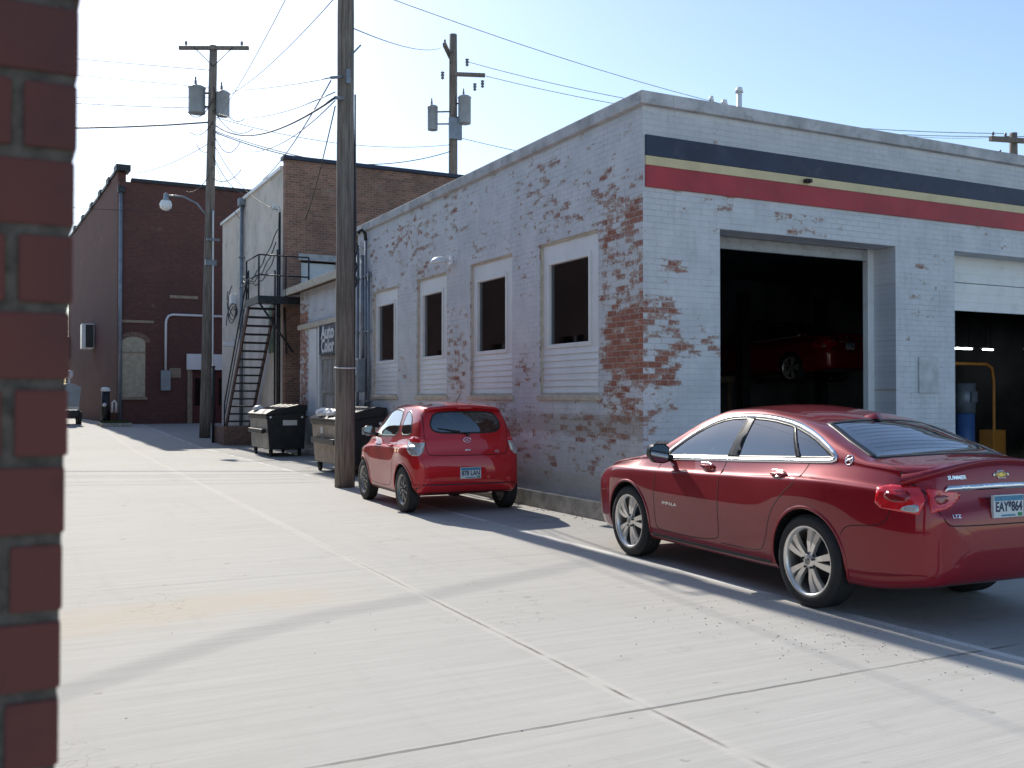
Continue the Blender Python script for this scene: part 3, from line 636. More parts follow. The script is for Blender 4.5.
b = MB(); a = sw(8.6); b.box((a[0]-.62, a[1]-.5, 4.15), (a[0]-.01, a[1]+.7, 5.45), bev=.03); o = b.build('ventilation_unit', M['white_metal'], loc=(a[0]-.3, a[1], 4.15)); tag(o, 'boxy ventilation unit with white end on the warehouse side wall', 'vent unit')
b = MB(); b.box((a[0]-.44, a[1]-.52, 4.2), (a[0]-.05, a[1]-.505, 5.4)); b.build('grille', M['black_metal'], o)
b = MB(); a = sw(20.5); b.box((3.3, a[1]-.1, 4.0), (3.62, a[1]+.9, 5.4), bev=.02); o = b.build('hanging_sign', M['black_metal'], loc=(3.5, a[1], 4.0)); tag(o, 'dark box sign at the far end of the warehouse side', 'sign')

# small things at the far left of the alley
ux, uy = 2.62, 48.5
uv = empty('utility_vehicle', (ux, uy, .36), 'small dark utility vehicle with grey hopper parked far down the alley', 'vehicle')
b = MB(); b.box((ux-.5, uy-.1, .66), (ux+.42, uy+1.6, 1.0), bev=.06); b.build('body', M['black_metal'], uv)
b = MB(); b.prism([(-.42, 1.2), (.36, 1.2), (.44, 2.05), (.05, 2.22), (-.1, 2.22), (-.5, 2.05)], lambda a, z, t: (ux+a, t, z), uy-.12, uy+.8); b.build('hopper', M['tgrey'], uv)
b = MB(); b.box((ux-.4, uy-.15, 1.02), (ux+.36, uy+.7, 1.18), bev=.02); b.build('tail_panel', M['paper'], uv)
for x in (-.45, .3):
    for y in (.15, 1.2):
        b = MB(); b.cyl((ux+x, uy+y, .36+.3), (ux+x+.17, uy+y, .36+.3), .3, n=20); b.build('wheel', M['rubber'], uv)
b = MB(); b.lathe([(.001, .2), (.14, .16), (.2, 0), (.14, -.16), (.001, -.2)], (ux-.05, uy+.2, 2.62), (0, 0, 1), 14); b.cyl((ux-.05, uy+.2, 2.1), (ux-.05, uy+.2, 2.45), .05); b.build('beacon', M['white_metal'], uv)
o = empty('barrier_post', (4.02, 47.6, .36), 'black post with white cap fittings beside the grass verge', 'post')
b = MB(); b.cyl((4.02, 47.6, .36), (4.02, 47.6, 1.85), .2, .17, n=14); b.build('shaft', M['black_metal'], o)
b = MB(); b.lathe([(.19, 0), (.22, .05), (.15, .17), (.001, .2)], (4.02, 47.6, 1.85), (0, 0, 1), 14); b.lathe([(.001, .09), (.09, .03), (.09, -.03), (.001, -.09)], (3.95, 47.38, 1.25), (0, -1, 0), 10); b.build('cap', M['white_metal'], o)
o = empty('gas_meter', (4.3, 47.4, .36), 'small white looped pipe fitting on a rusty base near the warehouse corner', 'meter')
b = MB(); b.tube([(4.28, 47.4, .9), (4.28, 47.4, 1.35), (4.36, 47.4, 1.45), (4.44, 47.4, 1.32), (4.44, 47.4, .9)], .04, 8); b.build('pipe_loop', M['white_metal'], o)
b = MB(); b.box((4.2, 47.3, .36), (4.52, 47.55, .9), bev=.03); b.build('base', M['rust'], o)
k = MB(); k.box((3.7, 45.7, gz(46)-.05), (4.95, 47.95, .46), bev=.02); tag(k.build('kerb', M['kerb'], loc=(4, 46, 0)), kind='structure')
gr = MB()
for i in range(900):
    x, y = random.uniform(3.8, 4.85), random.uniform(45.8, 47.9); a = random.uniform(0, 6.3); h = random.uniform(.04, .14); c, q = math.cos(a)*.012, math.sin(a)*.012
    gr.add([(x-c, y-q, .46), (x+c, y+q, .46), (x+random.uniform(-.04, .04), y+random.uniform(-.04, .04), .46+h)], [(0, 1, 2)])
tag(gr.build('grass', M['grass'], fix=False), kind='stuff')

# distant trees & houses closing the alley
def tree(x, y, h, r, label, seed):
    rnd = random.Random(seed); t = empty('distant_tree', (x, y, .36), label, 'tree')
    tb = MB(); tb.tube([(x, y, .3), (x+.1, y, h*.3), (x-.05, y+.1, h*.7)], .2, 8, rs=[.28, .2, .08])
    for k in range(7):
        a = k*.9; z = h*(.3+.06*k); tb.tube([(x, y, z), (x+math.cos(a)*r*.5, y+math.sin(a)*r*.5, z+h*.18)], .05, 5, rs=[.09, .03])
    tb.build('trunk', M['bark'], t)
    c = MB()
    cl = [(rnd.gauss(0, r*.42), rnd.gauss(0, r*.42), h*.62+rnd.gauss(0, h*.15), rnd.uniform(.5, 1.1)) for _ in range(26)]
    for i in range(3600):
        cx, cy, cz, cr = rnd.choice(cl); d = Vector((rnd.gauss(0, 1), rnd.gauss(0, 1), rnd.gauss(0, .8))).normalized()*cr*rnd.uniform(.5, 1.05)
        p = Vector((x+cx, y+cy, cz))+d; u = Vector((rnd.gauss(0, 1), rnd.gauss(0, 1), rnd.gauss(0, 1))).normalized(); w_ = u.orthogonal().normalized(); s_ = rnd.uniform(.07, .15)
        c.add([p-u*s_, p+w_*s_*.6, p+u*s_, p-w_*s_*.6], [(0, 1, 2, 3)])
    c.build('crown', M['leaf'], t, fix=False)
tree(6.5, 128, 10, 4.5, 'dark distant tree showing in the gap left of the warehouse', 1)
tree(-2.0, 120, 8.5, 4.0, 'round distant tree behind the brick pillar', 2)
tree(-12, 135, 10, 4.5, 'larger distant tree far left behind the pillar', 3)

# ================================================================== UTILITY POLES
def upole(x, y, h, r0, r1, label, zb=0, lean=0):
    o = empty('utility_pole', (x, y, zb), label, 'utility pole', 'wooden utility poles')
    b = MB(); n = 14; b.tube([(x+lean*t, y, zb+h*t) for t in [i/n for i in range(n+1)]], r0, 16, rs=[r0+(r1-r0)*i/n+.004*math.sin(i*2.1) for i in range(n+1)]); b.build('shaft', M['pole'], o)
    return o
def crossarm(o, c, dirv, L, name='crossarm', ins=(-.95, -.5, .5, .95), s=.06, brace=True):
    d = Vector((*dirv, 0)).normalized(); c = Vector(c); q = Vector((-d.y, d.x, 0)); a, e = c-d*L/2, c+d*L/2
    b = MB(); b.add([p+q*sx*s+Vector((0, 0, sz*s)) for p in (a, e) for sx, sz in ((-1, -1), (1, -1), (1, 1), (-1, 1))], [(0, 1, 2, 3), (7, 6, 5, 4), (0, 4, 5, 1), (1, 5, 6, 2), (2, 6, 7, 3), (3, 7, 4, 0)])
    b.build(name, M['pole'], o)
    for t in ins:
        p = c+d*(t*L/2); b = MB(); b.lathe([(.02, 0), (.02, .06), (.06, .07), (.04, .11), (.055, .13), (.03, .19), (.001, .2)], p+Vector((0, 0, s)), (0, 0, 1), 10); b.build('insulator', M['ceramic'], o)
    if brace:
        for sg_ in (-1, 1):
            b = MB(); b.cyl(c+d*sg_*L*.28-q*(s+.01), c-Vector((0, 0, .7))-q*(s+.01), .015, n=6); b.build('brace', M['dark_steel'], o)
def transformer(x, y, z, h, r, label, px, py):
    o = empty('transformer', (x, y, z), label, 'transformer', 'pole mounted transformers')
    b = MB(); b.lathe([(.001, 0), (r*.95, 0), (r, .03), (r, h*.92), (r*1.06, h*.925), (r*1.06, h*.95), (r*.8, h), (.001, h*1.02)], (x, y, z), (0, 0, 1), 24); b.build('tank', M['tgrey'], o)
    b = MB(); b.lathe([(.03, 0), (.06, .03), (.035, .07), (.06, .1), (.035, .14), (.055, .17), (.03, .22), (.03, .34), (.001, .36)], (x-.05, y, z+h), (0, 0, 1), 10); b.build('bushing', M['ceramic'], o)
    b = MB()
    for t in (.25, .75): b.cyl((x, y, z+h*t), (px, py, z+h*t), .035, n=6)
    b.build('bracket', M['dark_steel'], o); return o
p1 = upole(5.375, 16.93, 11.8, .178, .13, 'thick weathered wooden pole beside the small red hatchback')
b = MB(); b.tube([(5.375+.185*math.cos(a), 16.93+.185*math.sin(a), 2.12+.012*math.sin(a)) for a in [2*math.pi*k/20 for k in range(21)]], .012, 6); b.build('metal_band', M['white_metal'], p1)
b = MB(); b.box((5.33, 16.74, 7.15), (5.41, 16.8, 7.4)); b.cyl((5.375, 16.85, 7.3), (5.05, 16.75, 7.2), .025); b.cyl((5.375, 16.85, 6.9), (5.12, 16.72, 6.85), .03); b.cyl((5.375, 16.8, 7.6), (5.58, 16.7, 7.85), .015); b.build('hardware', M['grey_metal'], p1)
b = MB(); b.tube([(5.53, 16.86, 7.0-.35*k) if k < 20 else (5.53, 16.86, .1) for k in range(21)], .015, 6); b.build('ground_wire', M['cable'], p1)
p2 = upole(6.5, 37.12, 14.4, .20, .14, 'distant wooden pole with crossarm, lamp and two transformers left of the stair', .12, .25)
crossarm(p2, (6.74, 36.98, 14.4), (.95, -.48), 2.55, ins=(-.8, .8))
b = MB(); b.tube([(6.6+.25*.5, 36.9, 8.4-.4*k) for k in range(18)], .03, 6); b.build('riser_pipe', M['white_metal'], p2)
b = MB(); b.box((6.45, 36.86, 6.4), (6.85, 36.98, 6.6)); b.build('hardware', M['grey_metal'], p2)
b = MB(); b.box((6.5, 36.84, 7.3), (6.95, 36.95, 7.38)); b.build('hardware', M['grey_metal'], p2)
for k in range(9):
    rk = random.Random(40+k); a = Vector((6.72, 36.95, 9.6+.42*k)); sx = -1 if k % 2 else 1; c_ = a+Vector((sx*rk.uniform(.5, 1.5), -sx*.3, rk.uniform(-1.4, .6))); sg_ = rk.uniform(.25, .6)
    b = MB(); b.tube([a.lerp(c_, i/10)-Vector((0, 0, sg_*4*(i/10)*(1-i/10))) for i in range(11)], .014, 5); b.build('jumper_wire', M['cable'], p2)
transformer(6.2, 37.3, 12.0, 1.0, .30, 'larger transformer can left of the lamp pole top', 6.6, 37.1)
transformer(7.05, 36.87, 11.9, .9, .24, 'smaller transformer can right of the lamp pole top', 6.8, 37.0)
o = empty('street_lamp', (6.55, 37.1, 8.6), 'street lamp on a curved arm fixed to the distant pole', 'street lamp')
b = MB(); b.tube([(6.5, 37.15, 8.3), (6.2, 37.3, 8.7), (5.8, 37.5, 8.93), (5.45, 37.67, 8.97), (5.25, 37.78, 8.97)], .035, 8); b.build('arm', M['grey_metal'], o)
b = MB(); b.lathe([(.001, .30), (.07, .28), (.09, .08), (.16, 0), (.001, 0)], (5.2, 37.8, 8.78), (0, 0, 1), 16); b.build('housing', M['tgrey'], o)
b = MB(); b.lathe([(.17, 0), (.22, -.12), (.20, -.26), (.1, -.34), (.001, -.36)], (5.2, 37.8, 8.78), (0, 0, 1), 18); b.build('globe', M['glass_lamp'], o)
p3 = upole(18.6, 42.16, 18.6, .26, .18, 'distant pole with two transformers rising behind the garage roof')
crossarm(p3, (18.45, 42.3, 17.7), (.55, .85), 2.6, ins=(-.9, .9), s=.08)
crossarm(p3, (19.2, 41.8, 16.7), (.55, -.2), 1.6, ins=(), s=.08, brace=False)
for (x, z) in ((19.6, 16.2), (20.0, 16.4), (17.95, 16.5), (19.2, 17.3)):
    b = MB(); b.lathe([(.001, .2), (.1, .15), (.05, .08), (.1, .02), (.05, -.05), (.09, -.12), (.001, -.2)], (x, 41.9, z), (0, 0, 1), 10); b.build('insulator', M['ceramic'], p3)
b = MB(); b.box((18.28, 41.8, 13.6), (18.9, 41.95, 14.6)); b.build('hardware', M['grey_metal'], p3)
transformer(17.75, 42.6, 14.1, 1.15, .24, 'transformer hung left of the pole behind the garage roof', 18.6, 42.1)
transformer(19.0, 41.75, 14.35, 1.3, .30, 'transformer hung right of the pole behind the garage roof', 18.6, 42.1)
p4 = upole(36.47, 26.21, 12.35, .2, .15, 'pole top with crossarm just above the right end of the roof')
crossarm(p4, (36.47, 26.0, 12.0), (.78, -.2), 2.6, ins=(-.9, -.45, .45, .9), s=.09, brace=False)
crossarm(p4, (36.3, 26.0, 11.3), (.78, -.2), 1.6, ins=(-.9, .9), s=.07, brace=False)

# wires : (start, end, sag, radius, label)
def wire(a, c, sag, r, label, cat='wire', n=24):
    a, c = Vector(a), Vector(c); b = MB()
    b.tube([a.lerp(c, i/n)-Vector((0, 0, sag*4*(i/n)*(1-i/n))) for i in range(n+1)], r, 5)
    tag(b.build('overhead_wire', M['cable'], loc=a), label, cat, 'overhead wires')
P2 = lambda z: (6.72, 37.08, z)
wire((5.05, 16.75, 7.2), P2(12.9), .1, .010, 'thin wire from the near pole hardware to the lamp pole transformers')
wire((5.12, 16.72, 6.85), P2(11.65), .55, .022, 'thick sagging cable from the near pole to the lamp pole')
wire((5.12, 16.72, 6.95), P2(12.1), .35, .010, 'thin wire just above the thick cable between two poles')
wire((5.12, 16.72, 6.80), P2(11.5), .9, .010, 'lowest thin wire sagging between the near pole and lamp pole')
wire(P2(11.6), (1.5, -12.0, 8.4), 1.2, .0085, 'cable climbing steeply overhead from the lamp pole past the near pole')
wire((5.05, 16.75, 7.15), (7.5, 32.5, 8.75), .2, .012, 'service drop from the near pole to the stucco roof edge')
wire((5.12, 16.72, 6.7), (8.1, 29.48, 7.0), .15, .012, 'service drop from the near pole down to the old brick wall')
wire(P2(11.7), (-26, 52, 17.2), 2.2, .032, 'thick sagging cable from the lamp pole to the left')
wire(P2(12.2), (-26, 52, 17.9), 1.4, .014, 'thin wire above the thick cable left of the lamp pole')
wire(P2(13.6), (-26, 52, 17.2), .3, .012, 'high thin wire running left from the lamp pole')
wire(P2(12.95), (-26, 50, 16.0), .2, .010, 'faint thin wire left of the lamp pole transformers')
wire(P2(11.35), (18.5, 42.1, 13.1), .9, .020, 'cable from the lamp pole to the pole behind the garage roof')
wire(P2(11.4), (9.0, 29.6, 8.85), .1, .018, 'cable dropping from the lamp pole to the brick roof')
wire(P2(11.9), (18.5, 42.1, 13.4), .5, .012, 'thin wire to the pole behind the garage roof')
wire((18.6, 42.1, 13.8), (40, 30, 11.0), .9, .014, 'thin wire leaving right from behind the garage roof')
wire((19.2, 41.8, 17.3), (36.0, 26.3, 12.3), .8, .014, 'long thin wire descending to the pole top at the right')
wire((19.8, 41.8, 16.8), (37.0, 25.9, 12.2), .8, .014, 'second long thin wire descending to the right pole top')
wire((5.5, 16.9, 8.2), (18.0, 42.3, 17.9), .2, .010, 'high thin wire from the near pole to the roof pole')
wire(P2(11.0), (5.3, 48.1, 11.9), .2, .014, 'short drop wire from the lamp pole to the warehouse roof')
wire((-26, 46, 9.6), (7.5, 38.0, 8.5), .3, .010, 'faint low wire crossing in front of the warehouse top')
wire((5.53, 16.86, 7.0), (6.84, 20.7, 5.0), 1.1, .014, 'drooping cable from the near pole to the garage weatherhead')
def shadow_wire():
    # unseen cable above the view, laid out to cast the curved shadow
    pts = [(-9, 1.2), (-5, 2.8), (-2, 4.1), (.36, 5.76), (.92, 6.2), (1.52, 6.66), (2.28, 7.06), (3.05, 7.3), (3.94, 7.65), (5.4, 8.2), (9, 9.3), (16, 10.6), (30, 12.5)]
    b = MB(); Z = 13.5; zz = lambda x: 13.5+.38*max(0, x); b.tube([(x, y+zz(x)*1.428, zz(x)) for x, y in pts], .019, 6)
    tag(b.build('overhead_wire', M['cable'], loc=(0, 20, Z)), 'unseen high cable shaped to cast a soft curved shadow across the lane', 'wire', 'overhead wires')
for (a, c_, sg_, rr_, lb_) in (((6.7, 37.05, 11.0), (7.5, 30.2, 7.35), .5, .012, 'service drop from the lamp pole to the mast on the stucco corner'),
    ((6.7, 37.05, 10.6), (7.45, 35.6, 7.9), .3, .010, 'short slack wire from the lamp pole to the stucco wall top'),
    ((6.7, 37.05, 12.6), (-26, 50, 14.6), .9, .010, 'lower faint wire running left from the lamp pole'),
    ((5.4, 16.9, 9.0), (36.3, 26.1, 12.2), 1.0, .007, 'very thin wire from the near pole over the garage roof'),
    ((6.7, 37.05, 12.4), (5.1, 16.8, 8.6), .3, .008, 'upper thin wire between the lamp pole and near pole')):
    wire(a, c_, sg_, rr_, lb_)
shadow_wire()

# ================================================================== DUMPSTERS
def dumpster(x0, y0, wdt, dep, body_m, side_m, label, brown=False):
    """front face toward -Y, long side along Y"""
    o = empty('dumpster', (x0+wdt/2, y0+dep/2, 0), label, 'dumpster', 'wheeled dumpsters along the wall')
    x1, y1 = x0+wdt, y0+dep
    b = MB()
    def P(a, z, t): return (a, t, z)
    prof = [(x0+.07, .20), (x1-.05, .20), (x1, 1.15), (x1, 1.22), (x0, 1.10), (x0, 1.02)]
    b.prism(prof, P, y0, y1, 0)
    # ribs & rim
    b.box((x0-.035, y0-.03, 1.02), (x0-.001, y1+.03, 1.10)); b.box((x0-.01, y0-.035, 1.02), (x1+.02, y0-.003, 1.09))
    b.box((x0+.04, y0-.022, .35), (x0+.10, y0-.003, 1.02)); b.box((x1-.16, y0-.022, .35), (x1-.10, y0-.003, 1.02))
    ob = b.build('bin_body', body_m, o)
    s = MB(); s.add([(x0+.058, y0+.03, .22), (x0+.058, y1-.03, .22), (x0-.006, y1-.03, 1.015), (x0-.006, y0+.03, 1.015)], [(0, 3, 2, 1)]); s.build('side_panel', side_m, o, fix=False)
    l = MB(); 
    for k in range(2):
        a, c = y0-.04+k*(dep/2+.045), y0+dep/2+.035*0+k*(dep/2+.04)
        l.prism([(x0-.05, 1.11), (x0-.05, 1.15), (x0+.12, 1.25), (x1-.2, 1.40), (x1+.02, 1.38), (x1+.02, 1.23)], P, a, c)
    l.build('lid', M['bin_black'], o)
    pk = MB(); pk.box((x0-.10, y0+.25, .62), (x0-.002, y1-.25, .74), bev=.015); pk.build('fork_pocket', body_m, o)
    for x in (x0+.14, x1-.14):
        for y in (y0+.16, y1-.16):
            c = MB(); c.cyl((x-.03, y, .09), (x+.03, y, .09), .088, n=18); c.box((x-.045, y-.03, .10), (x+.045, y+.05, .205)); c.build('caster', M['rubber'], o)
    st = MB(); st.box((x0+.42, y0-.008, .84), (x0+.80, y0-.001, .98)); st.build('sticker', M['paper'], o)
    for sx in (x0+.08, x1-.12):
        rv = MB(); rv.cyl((sx, y0-.03, 1.06), (sx, y0-.045, 1.06), .03, n=10); rv.build('bolt', M['white_metal'], o)
    return o
dumpster(6.2, 26.25, 1.05, 2.1, M['bin_black'], M['bin_sheen'], 'glossy black dumpster standing in front of the fire escape')
d2 = dumpster(6.0, 19.1, .92, 2.15, M['bin_black'], M['bin_brown'], 'brown sided dumpster partly hidden behind the near pole')
t = MB()
for z, y in ((.83, 20.35), (.62, 20.3)): t.box((5.985, y, z), (6.0, y+.2, z+.14))
t.build('sticker', M['paper'], d2)
def bag(x, y, z, r, label, seed):
    rnd = random.Random(seed); bm = bmesh.new(); bmesh.ops.create_icosphere(bm, subdivisions=3, radius=1)
    from mathutils import noise
    for v in bm.verts:
        n = noise.noise(v.co*1.7+Vector((seed*3.1, 0, 0)))*.35+noise.noise(v.co*4+Vector((seed, 5, 0)))*.16
        v.co = Vector((x+v.co.x*r*(1+n), y+v.co.y*r*1.5*(1+n), z+max(-.35, v.co.z*.55*(1+n))*r))
    b = MB(); b.add([v.co for v in bm.verts], [[v.index for v in f.verts] for f in bm.faces], 0, True); bm.free()
    tag(b.build('trash_bag', M['plastic_bag'], loc=(x, y, z)), label, 'trash bag')
bag(6.12, 20.65, 1.26, .20, 'crumpled white plastic bag on the brown sided dumpster lid, farther one', 2)
bag(6.13, 19.95, 1.26, .17, 'crumpled white plastic bag on the brown sided dumpster lid, nearer one', 4)
bag(6.35, 27.9, 1.28, .16, 'flattened white bag lying on the black dumpster lid', 6)

# ================================================================== NEAR BRICK PILLAR
def pillar():
    o = empty('brick_pillar', (-.2, 1.1, 0), 'dark red brick pillar with grey mortar close at the left edge', 'pillar')
    bm_ = MB(); rnd = random.Random(3); xr = .0555
    Y0, Y1 = 1.03, 1.48; ch, mj = .0637, .0094; z = -.35; row = 0
    lean = lambda zz: (zz-1.6)*.0215
    zt = [.0]
    z = 1.6+.0165-.0731*22
    while z < 3.6:
        xr_ = xr+lean(z); full = [.064, .2][0] if row % 2 else None
        cuts = [xr_]
        first = .047 if row % 2 else .14
        x = xr_-first; 
        xs_ = [(x, xr_)]
        while x > -.9:
            xs_.append((x-mj-.193, x-mj)); x -= mj+.193
        for i, (a, c) in enumerate(xs_):
            j = rnd.uniform(-.0012, .0012); bm_.bevbox((a+rnd.uniform(0, .0012), Y0+j, z+rnd.uniform(0, .001)), (c-rnd.uniform(0, .0016), Y1, z+ch-rnd.uniform(0, .001)), .0028, 0)
        z += ch+mj; row += 1
    bb = bm_.build('brickwork', NTbrick(), o)
    m = MB(); m.add([(p[0]+lean(p[2]), p[1], p[2]) for p in [(-.9, Y0+.0035, 0), (xr-.004, Y0+.0035, 0), (xr-.004, Y1-.01, 0), (-.9, Y1-.01, 0), (-.9, Y0+.0035, 3.6), (xr-.004, Y0+.0035, 3.6), (xr-.004, Y1-.01, 3.6), (-.9, Y1-.01, 3.6)]],
          [(0, 3, 2, 1), (4, 5, 6, 7), (0, 1, 5, 4), (1, 2, 6, 5), (2, 3, 7, 6), (3, 0, 4, 7)])
    m.build('mortar', simple('rough_grey_mortar', (.10, .085, .07), .95, var=.35, vs=60, bump=.9, bs=250), o)
def NTbrick():
    t = NT('smooth_red_face_brick'); v = t.obj(); n = t.noise(v, 3, 3); n2 = t.noise(v, 90, 4); n3 = t.noise(v, 14, 4)
    col = t.ramp(n, (.13, .036, .028), (.095, .032, .028), .38, .62); col = t.mix(t.math('MULTIPLY', t.step(n3, .5, .8), .4), col, (.05, .02, .02))
    t.set(Base_Color=col, Roughness=.8); t.bump(n2, .5, .002); return t.m
pillar()

# the building the pillar belongs to, lining the other side of the lane
ob_ = empty('opposite_building', (-2.2, 4, 0), 'plain two storey brick building on the left side of the lane, behind the pillar', 'building')
w = MB(); wall(w, 'x', -2.2, 3.2, 74, 0, 6.4, -.35, [(6+i*5.2, 7.6+i*5.2, 1.3, 3.6) for i in range(13)]); w.build('side_wall', [M['brick_old2'], M['brick_old2']], ob_)
w = MB(); w.box((-12, 3.2, 0), (-2.56, 3.5, 6.4)); w.box((-12, 73.7, 0), (-2.56, 74, 6.4)); w.box((-12, 3.5, 0), (-11.7, 73.7, 6.4)); w.build('end_wall', M['brick_old2'], ob_)
w = MB(); w.box((-12.1, 3.1, 6.401), (-2.1, 74.1, 6.55)); w.build('roof', M['concrete_cap'], ob_)
for i in range(13):
    w = MB(); w.box((-2.40, 6+i*5.2, 1.3), (-2.38, 7.6+i*5.2, 3.6)); wn = w.build('window', M['glass_win'], ob_)
    w = MB(); w.box((-2.42, 6.77+i*5.2, 1.3), (-2.34, 6.83+i*5.2, 3.6)); w.box((-2.43, 6+i*5.2, 2.4), (-2.35, 7.6+i*5.2, 2.46)); w.build('frame', M['white_panel'], wn)
    w = MB(); w.box((-2.55, 6+i*5.2, 1.3), (-2.50, 7.6+i*5.2, 3.6)); w.build('blind', M['interior'], wn)

# leaves and litter blown against the wall foot
lb = MB(); rl = random.Random(21)
for i in range(260):
    y = rl.choice([rl.uniform(10.3, 20.8), rl.uniform(18.8, 21.6), rl.uniform(26, 29)]); x = (6.84 if y < 21 else 7.55)-abs(rl.gauss(0, .14)); a = rl.uniform(0, 6.3); s_ = rl.uniform(.008, .028)
    c1, q1 = math.cos(a)*s_, math.sin(a)*s_
    lb.add([(x-c1, y-q1, .002), (x+q1*.6, y-c1*.6, .002+rl.uniform(0, .012)), (x+c1, y+q1, .003), (x-q1*.6, y+c1*.6, .002+rl.uniform(0, .015))], [(0, 1, 2, 3)])
tag(lb.build('dry_leaves', simple('dry_leaf_litter', (.20, .13, .07), .9, var=.5, vs=30), fix=False), kind='stuff')
# grit on the concrete
gb = MB(); rnd = random.Random(11)
for i in range(360):
    if i < 300:
        a = rnd.random(); X = rnd.gauss(5.0, .5); Y = rnd.gauss(4.9, .75)
    else: X, Y = rnd.uniform(.5, 7), rnd.uniform(3.3, 12)
    s_ = rnd.uniform(.002, .008)*(1 if i < 300 else .8); a = rnd.uniform(0, 3)
    vs = [(X+math.cos(a+k*2.1)*s_*rnd.uniform(.7, 1.3), Y+math.sin(a+k*2.1)*s_*rnd.uniform(.7, 1.3), .0005) for k in range(3)]+[(X, Y, s_*.9)]
    gb.add(vs, [(0, 1, 3), (1, 2, 3), (2, 0, 3)])
tag(gb.build('road_grit', M['pebble']), kind='stuff')
# ================================================================== CARS
def pchip(keys):
    xs_ = [k[0] for k in keys]; ysl = [k[1] for k in keys]; n = len(xs_)
    h = [xs_[i+1]-xs_[i] for i in range(n-1)]; d = [(ysl[i+1]-ysl[i])/h[i] for i in range(n-1)]
    m = [d[0]]+[0 if d[i-1]*d[i] <= 0 else (3*(h[i-1]+h[i]))/((2*h[i]+h[i-1])/d[i-1]+(h[i]+2*h[i-1])/d[i]) for i in range(1, n-1)]+[d[-1]]
    def f(x):
        if x <= xs_[0]: return ysl[0]
        if x >= xs_[-1]: return ysl[-1]
        i = max(j for j in range(n-1) if xs_[j] <= x); t = (x-xs_[i])/h[i]
        return (2*t**3-3*t*t+1)*ysl[i]+(t**3-2*t*t+t)*h[i]*m[i]+(-2*t**3+3*t*t)*ysl[i+1]+(t**3-t*t)*h[i]*m[i+1]
    return f
def smin(a, b, k=.02):
    h = max(k-abs(a-b), 0)/k; return min(a, b)-h*h*k*.25
def smax(a, b, k=.02): return -smin(-a, -b, k)

